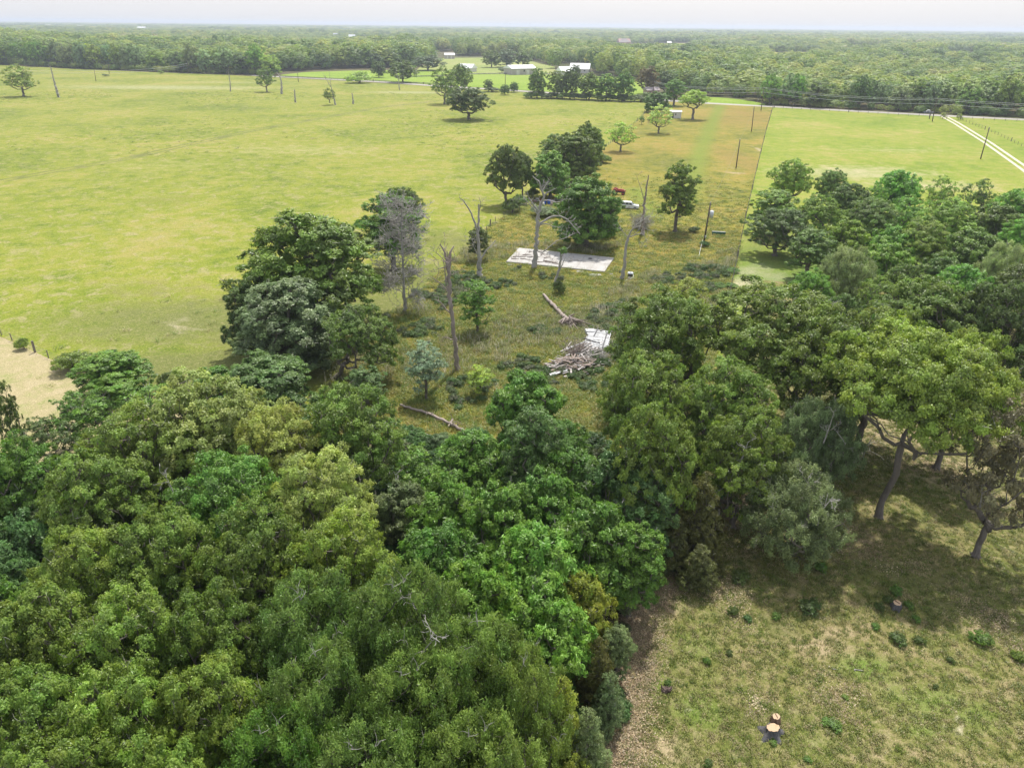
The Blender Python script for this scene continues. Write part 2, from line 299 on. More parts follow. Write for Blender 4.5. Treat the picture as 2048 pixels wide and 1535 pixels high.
M_ROAD = plain("weathered_asphalt", (0.34, 0.315, 0.28), 0.9, 0.12, 0.3)
M_TRACK = plain("crushed_limestone", (0.50, 0.46, 0.37), 0.95, 0.10, 1.5)
a_, b_ = ribbon(ROAD, 8.5, 0, 200); loft("road", a_, b_, 200, 2, 0.020, M_ROAD, kind='structure')
DRV = G([(1887, 232.5), (1912, 246), (1975, 285), (2048, 336), (2200, 450)])
DRVn = resample(DRV, 60)
for sgn in (-1, 1):
    P = ribbon(DRV, 2.6 * 1.0, 0, 60)[0 if sgn > 0 else 1]; a_, b_ = ribbon(P, 1.15, 0, 60)
    loft("wheel_track", a_, b_, 60, 2, 0.016, M_TRACK, kind='structure')
a_, b_ = ribbon(G([(805, 153), (880, 151.5), (960, 147.5), (1040, 146.5), (1100, 148)]), 4, 0, 30); loft("gravel_drive", a_, b_, 30, 2, 0.016, M_TRACK, kind='structure')

# ------------------------------------------------------------------ tree prototypes
def frusta(segs):
    """segs: (n,8) p0 p1 r0 r1 -> verts, quads"""
    S = np.array(segs, float); Vs = []; Qs = []; base = 0
    kk = np.where(S[:, 6] > 0.12, 8, np.where(S[:, 6] > 0.045, 5, 3))
    for k in (3, 5, 8):
        T = S[kk == k]
        if not len(T): continue
        d = T[:, 3:6] - T[:, 0:3]; d /= (np.linalg.norm(d, axis=1) + 1e-9)[:, None]
        ref = np.where(np.abs(d[:, 2:3]) > 0.9, [[1, 0, 0]], [[0, 0, 1]]); a = np.cross(d, ref); a /= np.linalg.norm(a, axis=1)[:, None]; b = np.cross(d, a)
        th = 2 * np.pi * np.arange(k) / k
        ring = a[:, None, :] * np.cos(th)[None, :, None] + b[:, None, :] * np.sin(th)[None, :, None]
        v0 = T[:, None, 0:3] + ring * T[:, 6][:, None, None]; v1 = T[:, None, 3:6] + ring * T[:, 7][:, None, None]
        V = np.concatenate([v0, v1], axis=1).reshape(-1, 3)
        i = np.arange(k); q = np.c_[i, k + i, k + (i + 1) % k, (i + 1) % k]
        Q = (np.arange(len(T)) * 2 * k)[:, None, None] + q[None] + base
        Vs.append(V); Qs.append(Q.reshape(-1, 4)); base += len(V)
    return np.concatenate(Vs), np.concatenate(Qs)

def sweep(P, R_, k=9, rg=None, rough=.10):
    """one continuous tube through P with a slightly fluted, uneven surface"""
    P = np.array(P, float); n = len(P); T = np.gradient(P, axis=0); T /= np.linalg.norm(T, axis=1)[:, None] + 1e-9
    a = np.cross(T[0], [0.3, 1, 0.2]); a /= np.linalg.norm(a); V = []
    ph = rg.uniform(0, 6.28, 3) if rg is not None else np.zeros(3)
    for i in range(n):
        a = a - T[i] * (a @ T[i]); a /= np.linalg.norm(a); b = np.cross(T[i], a)
        for j in range(k):
            t = 2 * math.pi * j / k; r = R_[i] * (1 + rough * math.sin(3 * t + ph[0] + i * .35) + rough * .7 * math.sin(5 * t + ph[1] - i * .5) + (rg.normal() * rough * .4 if rg is not None else 0))
            V.append(P[i] + (a * math.cos(t) + b * math.sin(t)) * r)
    Q = [(i * k + j, i * k + (j + 1) % k, (i + 1) * k + (j + 1) % k, (i + 1) * k + j) for i in range(n - 1) for j in range(k)]
    return np.array(V), np.array(Q)

def leaf_mesh(name, P, N, L, Wd, tone, hue, rg, m, droop=0.0, curl=0.25):
    n = len(P); r = rg.normal(size=(n, 3)); a = np.cross(N, r); a /= (np.linalg.norm(a, axis=1) + 1e-9)[:, None]
    a[:, 2] -= droop; a /= (np.linalg.norm(a, axis=1) + 1e-9)[:, None]
    b = np.cross(N, a); b /= (np.linalg.norm(b, axis=1) + 1e-9)[:, None]
    L = L * rg.uniform(0.6, 1.3, n)[:, None]; w = Wd * rg.uniform(0.6, 1.3, n)[:, None]
    V = np.stack([P - a * L, P + b * w + N * w * curl, P + a * L, P - b * w + N * w * curl], axis=1).reshape(-1, 3)
    Q = np.arange(4 * n).reshape(-1, 4)
    return npmesh(name, V, Q, m, attrs=dict(tone=np.repeat(tone, 4), hue=np.repeat(hue, 4)))

def sphere_pts(rg, n):
    v = rg.normal(size=(n, 3)); return v / np.linalg.norm(v, axis=1)[:, None]

PROTO = {}
def proto(key, seed, H=12, R=6, base=0.30, kind='dome', nl=11, clump=1.15, nclump=150, twigs=15, lv=18, ll=0.125, lw=0.072, droop=0.0,
          flat=0.72, tipr=0.024, sprigs=10, upn=0.6, spread=0.33, m=None, low=0.25, lean=0.0, twig_r=0.24, fill=0.12, lobe=0.27, domew=0.35, ndet=1.0):
    rg = np.random.default_rng(seed); m = m or M_LEAF
    cb = H * base; ch = H - cb
    lobes = []
    if kind in ('dome', 'tall', 'umbrella'):
        zlo = {'dome': -.72, 'tall': -.80, 'umbrella': -.12}[kind]; cz = cb + ch * (.46 if kind != 'umbrella' else .36); Rz = ch * (.50 if kind != 'umbrella' else .58)
        lf = lobe * (1.0 if kind != 'tall' else 1.15); ph0 = rg.uniform(0, 6.28)
        for i in range(nl):
            z_ = zlo + (1 - zlo) * (i + .5) / nl; q_ = math.sqrt(max(0, 1 - z_ * z_)); th = 2.39996 * i + ph0; f_ = rg.uniform(.80, 1.14)
            lr_ = R * lf * rg.uniform(.78, 1.25); k_ = 1 - lf * .95
            lobes.append((R * k_ * q_ * f_ * math.cos(th), R * k_ * q_ * f_ * math.sin(th), cz + (Rz - lr_ * flat * .8) * z_ * (.92 + .1 * f_), lr_))
        for i in range(3): lobes.append((rg.normal() * R * .12, rg.normal() * R * .12, cz + ch * rg.uniform(-.1, .15), R * .36))
        nl = len(lobes)
    elif kind == 'cone':
        for i in range(nl):
            f = (i + .5) / nl; th = 2.4 * i; rr = R * 0.5 * (1 - f) ** 0.8; lr = R * (0.22 + 0.42 * (1 - f))
            lobes.append((rr * math.cos(th), rr * math.sin(th), cb + ch * (0.04 + 0.86 * f), lr))
    elif kind == 'mound':
        for i in range(nl):
            th = 2.4 * i; rr = R * 0.66 * math.sqrt((i + 0.2) / nl); lr = R * rg.uniform(.28, .42)
            lobes.append((rr * math.cos(th), rr * math.sin(th), max(lr * 0.5, H * (0.62 - 0.40 * (rr / R) ** 1.5) * rg.uniform(.8, 1.1)), lr))
    LB = np.array(lobes); lc = LB[:, :3]; lr = LB[:, 3]
    lc = lc + rg.normal(size=lc.shape) * np.array([.05, .05, .02]) * R
    # clumps on the lobes' shells
    cand = []
    tries = nclump * 14
    li = rg.choice(nl, tries, p=lr ** 2 / np.sum(lr ** 2)); d = sphere_pts(rg, tries); d[:, 2] = np.where(d[:, 2] < -low, -d[:, 2] * rg.uniform(-.4, 1, tries), d[:, 2])
    rad = np.where(rg.random(tries) < fill, rg.uniform(.25, .8, tries), rg.uniform(.82, 1.12, tries))
    P = lc[li] + d * (lr[li] * rad)[:, None] * np.array([1, 1, flat])
    keep = []; md = clump * 0.78
    for i in range(tries):
        if P[i, 2] < cb * 0.55 or P[i, 2] > H * 1.02: continue
        q = (P[i] - lc) / (lr[:, None] * np.array([1, 1, flat])); dd = np.linalg.norm(q, axis=1)
        if rad[i] > .8 and np.any(np.delete(dd, li[i]) < 0.72): continue
        if keep and np.min(np.sum((P[keep] - P[i]) ** 2, axis=1)) < md * md: continue
        keep.append(i)
        if len(keep) >= nclump: break
    CP = P[keep]; CD = d[keep]; CL = li[keep]; nC = len(CP)
    # skeleton
    nodes = [np.array([0., 0., 0.])]; par = [-1]
    fork = cb * 0.8 + ch * .10 if kind in ('dome', 'umbrella', 'tall') else cb * .6
    nt_ = 6
    for i in range(1, nt_):
        f = i / (nt_ - 1); nodes.append(np.array([rg.normal() * .04 * R * f + lean * f, rg.normal() * .04 * R * f, fork * f])); par.append(len(nodes) - 2)
    if kind in ('tall', 'cone'):
        for i in range(1, 6): nodes.append(nodes[-1] + np.array([rg.normal() * .06 * R, rg.normal() * .06 * R, (H * 0.88 - fork) / 5.5])); par.append(len(nodes) - 2)
    tops = list(range(nt_ - 1, len(nodes))); lobe_nodes = {}
    def grow(start, end, n, sag=0.12, wob=0.05):
        a = nodes[start].copy(); ids = []; L = np.linalg.norm(end - a); pr = start
        for j in range(1, n + 1):
            t = j / n; p = a * (1 - t) + end * t
            p[2] += -sag * L * math.sin(math.pi * t) if sag > 0 else 0
            if j < n: p = p + rg.normal(size=3) * wob * L
            nodes.append(p); par.append(pr); pr = len(nodes) - 1; ids.append(pr)
        return ids
    for k in range(nl):
        tgt = lc[k] + np.array([0, 0, -lr[k] * 0.35])
        cn = tops + [i for v in lobe_nodes.values() for i in v[:3]]
        dist = [np.linalg.norm(nodes[i] - tgt) + (2.0 * max(0, nodes[i][2] - tgt[2] + 0.2)) for i in cn]
        st = cn[int(np.argmin(dist))] if k > 2 else (tops[min(k, len(tops) - 1)] if kind in ('tall', 'cone') else tops[0])
        lobe_nodes[k] = grow(st, tgt, 5, 0.10, 0.045)
    for c in range(nC):
        ids = lobe_nodes[int(CL[c])]; arr = np.array([nodes[i] for i in ids]); st = ids[int(np.argmin(np.linalg.norm(arr - CP[c], axis=1)))]
        new = grow(st, CP[c], 3, 0.05, 0.07)
        if rg.random() < .5: ids.append(new[1])
    N = len(nodes); NP = np.array(nodes); rad2 = np.zeros(N); ex = 2.0
    has = np.zeros(N, bool)
    for i in range(N - 1, 0, -1):
        if not has[i]: rad2[i] = tipr ** ex
        rad2[par[i]] += rad2[i]; has[par[i]] = True
    rr = rad2 ** (1 / ex)
    segs = [(*NP[par[i]], *NP[i], rr[i] * 1.04, rr[i]) for i in range(nt_, N)]
    tt_ = np.linspace(0, nt_ - 1, 14); bp = np.c_[[np.interp(tt_, range(nt_), NP[:nt_, i]) for i in range(3)]].T; br = np.interp(tt_, range(nt_), np.r_[rr[1] * 1.45, rr[1:nt_]])
    bv, bq = sweep(bp, br, 10, rg, .06)
    # root flare
    for q in range(5):
        th = q * 1.256 + rg.uniform(-.3, .3); r0 = rr[1]
        segs.append((0, 0, r0 * 1.0, math.cos(th) * r0 * 2.0, math.sin(th) * r0 * 2.0, -0.08, r0 * .7, r0 * .22))
    segs2 = []; sp = rg.choice(nC, min(int(sprigs * 2.2), nC), replace=False) if sprigs else []
    for c in sp:                            # bare twigs poking out of the leaves
        p = CP[c].copy(); dr = CD[c] + rg.normal(size=3) * .5 + np.array([0, 0, .3]); dr /= np.linalg.norm(dr)
        for _ in range(rg.integers(2, 5)):
            q = p.copy(); d2 = dr + rg.normal(size=3) * .5
            for s_ in range(4):
                nx = q + d2 / np.linalg.norm(d2) * clump * .34; segs2.append((*q, *nx, .034 - .006 * s_, .028 - .006 * s_)); q = nx; d2 = d2 + rg.normal(size=3) * .6
    V, Q = frusta(segs); Q = np.r_[Q, bq + len(V)]; V = np.r_[V, bv]
    n1_ = len(Q)
    if segs2:
        V2, Q2 = frusta(segs2); Q = np.r_[Q, Q2 + len(V)]; V = np.r_[V, V2]
    tm = npmesh(key + "_wood", V, Q, M_BARK, smooth=True); tm.materials.append(M_DEAD)
    if len(tm.polygons) == len(Q): tm.polygons.foreach_set("material_index", (np.arange(len(Q)) >= n1_).astype(np.int32))
    # leaves
    cr = clump * rg.uniform(.68, 1.05, nC)
    ci = np.repeat(np.arange(nC), twigs); td = sphere_pts(rg, len(ci)); td = td + CD[ci] * 0.55 + np.array([0, 0, .25]); td /= np.linalg.norm(td, axis=1)[:, None]
    TP = CP[ci] + td * (cr[ci] * rg.uniform(.45, 1.0, len(ci)))[:, None] * np.array([1, 1, .60]); TP[:, 2] -= droop * 0.5 * rg.random(len(ci)) * clump
    ctone = rg.uniform(.30, .75, nC); chue = rg.uniform(.2, .8, nC); ttone = rg.normal(0, .09, len(ci))
    ti = np.repeat(np.arange(len(ci)), lv)
    off = rg.normal(size=(len(ti), 3)) * twig_r * clump * spread * 2 * np.array([1, 1, .62 + droop])
    if droop: off[:, 2] -= np.abs(rg.normal(size=len(ti))) * droop * 0.5
    LP = TP[ti] + off
    cc_ = np.array([0, 0, cb + ch * .35]); dome = (LP - cc_) / np.array([R, R, ch * .6]); dome /= (np.linalg.norm(dome, axis=1)[:, None] + .2)
    Nn = td[ti] * 0.30 * ndet + CD[ci[ti]] * .35 * ndet + dome * domew + np.array([0, 0, upn]) + rg.normal(size=(len(ti), 3)) * .45 * ndet + off / (np.linalg.norm(off, axis=1)[:, None] + 1e-6) * 0.45 * ndet
    Nn /= np.linalg.norm(Nn, axis=1)[:, None]
    tone = np.clip(ctone[ci[ti]] + ttone[ti] + rg.normal(0, .13, len(ti)), 0, 1.2); hue = np.clip(chue[ci[ti]] + rg.normal(0, .12, len(ti)), 0, 1)
    okz = LP[:, 2] > 0.05
    cm = leaf_mesh(key + "_leaves", LP[okz], Nn[okz], ll, lw, tone[okz], hue[okz], rg, m, droop=droop * 1.2)
    PROTO[key] = (tm, cm, H, R); return PROTO[key]

proto('oakA', 11, 12, 6.2, .16, 'dome', 24, .88, 270, 13, 19)
proto('oakB', 23, 12, 6.2, .14, 'dome', 30, .82, 290, 13, 17, sprigs=14, lobe=.24)
proto('oakC', 37, 12, 6.2, .18, 'dome', 20, .92, 250, 13, 19, sprigs=6, lobe=.30)
proto('open', 5, 13, 6.6, .26, 'umbrella', 22, .85, 230, 13, 17, fill=.1, tipr=.023, flat=.62, lobe=.23)
proto('hack', 41, 10, 4.2, .10, 'dome', 20, .72, 200, 11, 13, ll=0.20, lw=0.075, droop=.25, sprigs=3, flat=.9, low=.5)
proto('elm', 53, 12, 4.0, .16, 'tall', 20, .72, 230, 12, 14, ll=.13, lw=.075, sprigs=3, low=.5)
proto('shag', 67, 12, 6.2, .08, 'dome', 30, .85, 330, 14, 16, ll=.15, lw=.050, droop=.55, sprigs=16, flat=1.0, low=.6, tipr=.02, lobe=.25)
proto('cedar', 79, 8, 2.6, .06, 'cone', 12, 0.62, 190, 11, 13, ll=.12, lw=.035, sprigs=3, flat=1.0, low=.7, upn=.35)
proto('sap', 83, 8, 2.9, .14, 'tall', 14, .62, 110, 9, 10, ll=.13, lw=.065, sprigs=6, low=.4, fill=.4, tipr=.018)
proto('airy', 89, 11, 5.2, .18, 'dome', 18, .78, 140, 10, 10, ll=.15, lw=.08, sprigs=12, fill=.35, tipr=.026)
proto('full', 109, 11, 5.0, .03, 'tall', 30, .82, 300, 13, 16, ll=.16, lw=.08, sprigs=4, low=.6, lobe=.24, flat=.9)
proto('shrub', 97, 3.2, 2.3, .04, 'mound', 9, 0.62, 90, 10, 12, ll=.11, lw=.055, sprigs=4, low=.6, tipr=.014)
proto('weed', 101, 0.6, 0.5, .03, 'mound', 6, 0.22, 22, 7, 8, ll=.07, lw=.028, sprigs=0, low=.6, tipr=.006)
proto('big', 107, 17, 8.2, .46, 'umbrella', 26, .88, 420, 14, 18, sprigs=14, fill=.2, tipr=.0155, flat=.75, droop=.12, lobe=.23)
proto('gap', 103, 13, 5.2, .36, 'umbrella', 18, .88, 170, 12, 14, sprigs=8, fill=.2, tipr=.030, flat=.75, droop=.12, lobe=.26)
# far trees: fewer, larger leaf clumps
for i, (k_, kd, R_, fl) in enumerate((('farA', 'dome', 5.5, .9), ('farB', 'dome', 5.0, 1.0), ('farC', 'tall', 4.6, 1.0), ('farD', 'dome', 6.0, .8), ('farE', 'tall', 5.0, .9))):
    proto(k_, 200 + i, 12, R_, .04, kd, (4, 5, 4, 6, 4)[i], .85, 170, 6, 6, ll=.26, lw=.20, sprigs=0, flat=fl, low=.7, m=M_FAR, domew=1.3, ndet=.55, upn=.35, lobe=(.60, .52, .56, .48, .60)[i])
proto('midA', 301, 12, 5.6, .10, 'dome', 20, 1.0, 165, 9, 9, ll=.25, lw=.15, sprigs=2, flat=.8, low=.6)
proto('midB', 302, 12, 4.6, .08, 'tall', 18, 1.0, 150, 9, 9, ll=.25, lw=.15, sprigs=2, flat=.9, low=.7)

TINT = dict(dark=(.088, .132, .025), oak=(.122, .182, .026), oakm=(.128, .195, .036), olive=(.162, .226, .032), pale=(.270, .305, .070), green=(.108, .200, .026), blue=(.092, .165, .042),
            grey=(.150, .195, .075), lime=(.27, .36, .050), spring=(.32, .38, .09), cedar=(.105, .112, .028), rust=(.16, .13, .045), fresh=(.135, .245, .032), brown=(.15, .14, .075), yel=(.22, .26, .032), silver=(.20, .26, .15))
rt = random.Random(7)
def tree(key, x, y, H, R, tint, name='oak_tree', rz=None, lean=(0, 0), label=None, cat='tree', group=None, var=.12, bright=1.28):
    tm, cm, pH, pR = PROTO[key]
    o = empty(name, (x, y, 0), rt.uniform(0, 6.28) if rz is None else rz, label=label, cat=cat, group=group)
    o.rotation_euler.x, o.rotation_euler.y = 0, 0
    M = Matrix.Rotation(lean[0], 4, 'Y') @ Matrix.Rotation(lean[1], 4, 'X') @ Matrix.Rotation(o.rotation_euler.z, 4, 'Z')
    o.rotation_euler = M.to_euler()
    s = R / pR; o.scale = (s * rt.uniform(.96, 1.04), s * rt.uniform(.96, 1.04), H / pH)
    t = child('trunk', tm, o); c = child('crown', cm, o)
    tc = TINT[tint]; f = rt.uniform(1 - var, 1 + var) * bright; hsh = rt.uniform(-var * .6, var * .6)
    c.color = (tc[0] * f * (1 + hsh), tc[1] * f, tc[2] * f * (1 - hsh), 1)
    return o
SPECIES = dict(oakA='oak_tree', oakB='oak_tree', oakC='oak_tree', open='oak_tree', gap='oak_tree', big='oak_tree', hack='hackberry_tree', elm='elm_tree', shag='willow_oak_tree', cedar='cedar_tree', full='broadleaf_tree', sap='sapling', airy='tree', shrub='shrub', midA='broadleaf_tree', midB='broadleaf_tree', farA='broadleaf_tree')
CAT = dict(shrub='shrub', weed='weed', sap='sapling', cedar='cedar')
def TC(key, cx, cy, w, H, tint, label, group=None, **k):        # by the middle of the crown in view
    x, y = g(cx, cy, H * (.66 if key not in ('cedar', 'shrub') else .5)); Z = math.hypot(y, CH - H * .6)
    return tree(key, x, y, H, w / 2 * Z / F * .96, tint, SPECIES[key], label=label, cat=CAT.get(key, 'tree'), group=group, **k)
def TB(key, bx, by, top, w, tint, label, group=None, cx=None, **k):    # by its foot and its top
    x, y = g(bx, by); H = vp(bx, top, y)[2]; Z = math.hypot(y, CH - H * .5)
    ln = 0
    if cx is not None:
        tx = vp(cx, (by + top) / 2, y)[0]; ln = math.atan2(tx - x, H * .6)
    return tree(key, x, y, H, w / 2 * Z / F * .96, tint, SPECIES[key], lean=(ln, 0), label=label, cat=CAT.get(key, 'tree'), group=group, **k)

# ------------------------------------------------------------------ trees: the wood in the foreground, left to right
GW = "oaks of the closed canopy at lower left"
wood = [
 ('oakA', 45, 965, 220, 12.5, 'green', "dark green oak at the left edge below the pale straw field"),
 ('airy', 10, 815, 66, 11, 'dark', "tall loose dark tree cut by the left edge against the straw field"),
 ('hack', 55, 1100, 170, 10, 'blue', "blue-green feathery tree at the left edge, beside the yellow-green oaks"),
 ('hack', 20, 1185, 150, 9, 'blue', "low blue-green feathery tree at the left edge under the first one"),
 ('oakB', 185, 1000, 240, 13, 'olive', "yellow-green oak at the left end of the canopy, beside the shaded gap"),
 ('oakC', 285, 905, 260, 13.5, 'olive', "olive oak left of the palest oak crown"),
 ('oakB', 425, 850, 300, 14.5, 'pale', "palest yellow-grey oak at the far end of the lower left canopy"),
 ('oakA', 560, 900, 210, 13.5, 'pale', "pale olive oak touching the dark oak on its right"),
 ('oakC', 700, 860, 240, 13.5, 'oak', "dark green round oak between the pale oaks and the weedy clearing"),
 ('oakA', 460, 1000, 260, 13, 'green', "bright green oak in front of the palest oak"),
 ('oakC', 650, 1000, 240, 13.5, 'pale', "mustard coloured oak at the right side of the lower left canopy"),
 ('oakA', 330, 1120, 250, 13, 'oak', "mid green oak in the middle of the lower left canopy with bare twigs"),
 ('oakC', 180, 1160, 230, 12.5, 'olive', "yellow-green oak next to the shaded feathery trees at left"),
 ('oakB', 520, 1130, 250, 13.5, 'oak', "dense mid green oak left of the rusty brush patch"),
 ('oakC', 690, 1130, 230, 13, 'olive', "olive oak just left of the rusty brush patch"),
 ('oakB', 75, 1310, 270, 13, 'olive', "yellow oak with bleached twigs at the left edge"),
 ('oakC', 270, 1300, 260, 13, 'olive', "lumpy yellow-green oak second from the left in the lower canopy"),
 ('oakA', 440, 1290, 230, 13, 'oak', "dark green oak left of the large fine-leaved trees"),
 ('oakA', 60, 1470, 260, 13, 'oak', "oak filling the lower left corner"),
 ('oakC', 245, 1470, 240, 13, 'olive', "oak at the bottom edge beside a leaning bare trunk"),
 ('oakB', 420, 1450, 250, 13, 'olive', "yellow-green oak at the bottom edge left of the fine-leaved trees"),
 ('oakC', -90, 1250, 240, 13, 'green', None), ('oakA', -110, 1420, 260, 13, 'oak', None), ('oakB', 120, 1610, 260, 13, 'oak', None), ('oakA', 330, 1620, 260, 13, 'olive', None), ('oakB', -120, 1020, 240, 12, 'green', None),
 ('shag', 620, 1270, 300, 13, 'olive', "fine-leaved drooping tree right of the dark green oak, far left of its kind"),
 ('shag', 810, 1260, 300, 14, 'olive', "tallest fine-leaved drooping tree with grey twigs at its top"),
 ('shag', 940, 1350, 280, 13, 'olive', "fine-leaved tree between the grey twig tree and the cedars"),
 ('shag', 640, 1420, 280, 13, 'olive', "fine-leaved drooping tree at the bottom, left of a dark gap"),
 ('shag', 830, 1430, 280, 12.5, 'olive', "fine-leaved drooping tree in the middle of the bottom edge"),
 ('shag', 1030, 1400, 240, 12, 'olive', "fine-leaved drooping tree nearest the olive cedars"),
 ('shag', 560, 1540, 260, 12, 'green', None), ('shag', 740, 1580, 280, 12, 'olive', None), ('shag', 960, 1550, 260, 12, 'olive', None),
 ('hack', 880, 1120, 190, 10, 'green', "green feathery tree right beside the rusty brush patch"),
 ('hack', 955, 1200, 190, 10.5, 'fresh', "bright green feathery tree left of the tallest feathery one"),
 ('hack', 1075, 1140, 210, 11, 'fresh', "brightest green feathery tree in the middle of the thicket"),
 ('hack', 1180, 1080, 200, 10.5, 'green', "feathery tree behind the small round tree at the yard edge"),
 ('elm', 1268, 1115, 130, 9, 'green', "small round grey-green tree at the corner of the yard"),
 ('hack', 1090, 1260, 190, 9.5, 'fresh', "low feathery tree in front of the brightest one"),
 ('hack', 1170, 1210, 130, 8, 'yel', "yellow-green thin tree beside the grey bush at the yard edge"),
 ('hack', 900, 1010, 170, 9.5, 'green', "feathery tree near the middle of the thicket below the bare poles"),
 ('hack', 990, 1040, 180, 10, 'green', "green feathery tree in the middle of the thicket"),
 ('hack', 1080, 1010, 170, 10, 'green', "feathery tree with bare twigs beside it in the thicket"),
 ('hack', 950, 915, 170, 8.5, 'green', "low feathery tree at the edge of the clearing by the fallen trunk"),
 ('airy', 840, 940, 170, 7.5, 'green', "thin scrubby tree between the oaks and the thicket"),
 ('hack', 800, 1010, 130, 7, 'grey', "low grey-green scrub tree right of the mustard oak"),
 ('hack', 1050, 800, 170, 10, 'green', "green tree standing up into the weedy clearing"),
 ('elm', 1070, 890, 150, 12, 'blue', "blue-green tree in front of the one in the clearing"),
 ('hack', 1150, 960, 170, 9.5, 'green', "feathery tree between the clearing and the dark thicket"),
 ('hack', 1230, 960, 180, 10.5, 'blue', "dark blue-green tree in the shaded right side of the thicket"),
 ('elm', 1290, 1010, 140, 9.5, 'blue', "dark blue-green tree next to the brown cedar"),
 ('hack', 1130, 880, 120, 6.5, 'green', "small tree at the near edge of the clearing"),
 ('oakB', 1310, 910, 210, 14.5, 'oak', "tall dark oak at the right end of the thicket"),
 ('oakA', 1335, 660, 230, 15.5, 'oak', "dark green rounded oak beside the white planks"),
 ('oakC', 1290, 790, 220, 14, 'oak', "oak with its trunk showing below the lumber heap"),
 ('open', 1540, 655, 330, 17, 'oak', "spreading oak with black limbs showing, in the right group"),
 ('oakB', 1450, 800, 230, 13.5, 'olive', "oak in front of the spreading one, with crooked pale twigs"),
 ('oakB', 1490, 905, 210, 12.5, 'oak', "shaded oak above the brown cedar"),
 ('oakC', 1650, 715, 250, 16.5, 'oak', "oak between the spreading one and the leaning-trunk oak"),
 ('oakA', 1850, 630, 240, 14.5, 'oak', "rounded oak standing behind the leaning-trunk oak"),
 ('oakB', 1985, 640, 180, 15, 'dark', "dark oak at the right edge behind the rounded oak"),
 ('shag', 1650, 860, 190, 11, 'grey', "ragged grey-green tree with bare branches on top"),
 ('shag', 1600, 1000, 230, 9.5, 'grey', "drooping grey-green tree reaching down to the yard"),
 ('oakA', 2100, 560, 200, 14, 'dark', None), ('oakC', 2130, 700, 200, 14, 'dark', None),
]
for k_, cx, cy, w, H, t, lab in wood:
    TC(k_, cx, cy, w * .93, H, ('oakm' if k_ == 'shag' and t == 'olive' else t), lab or "oak partly cut off by the edge of the picture", None if lab else "trees at the edge of the wood")
# oaks with their feet in view
TB('big', 1757, 1034, 655, 350, 'olive', "large oak with a leaning grey trunk, the first on the yard's grass", rz=.6)
TB('airy', 1950, 1112, 800, 215, 'brown', "half dead thin oak with brown leaves at the right edge", rz=2.1)
TC('oakC', 1760, 715, 220, 16.5, 'olive', "second crown behind the large leaning oak", rz=3.0)
TC('oakC', 1930, 760, 190, 16, 'olive', "oak crown at the right shoulder of the large leaning oak")
# left middle group
TB('full', 632, 668, 426, 255, 'oak', "largest dark oak of the left middle group on the pasture edge")
TB('full', 590, 735, 560, 205, 'grey', "grey-olive oak in front of the largest dark oak")
TB('full', 515, 712, 560, 110, 'dark', "dark oak at the left foot of the largest dark oak")
TB('gap', 690, 560, 455, 170, 'oak', "oak with loose crown right of the largest dark oak")
TB('open', 668, 760, 590, 175, 'oak', "leaning oak reaching right over the grass beside the largest dark oak", cx=735)
TB('elm', 788, 540, 385, 125, 'green', "green tree directly behind the grey dead tree")
TB('oakA', 805, 480, 373, 90, 'dark', "dark oak top showing above the green tree by the grey dead tree")
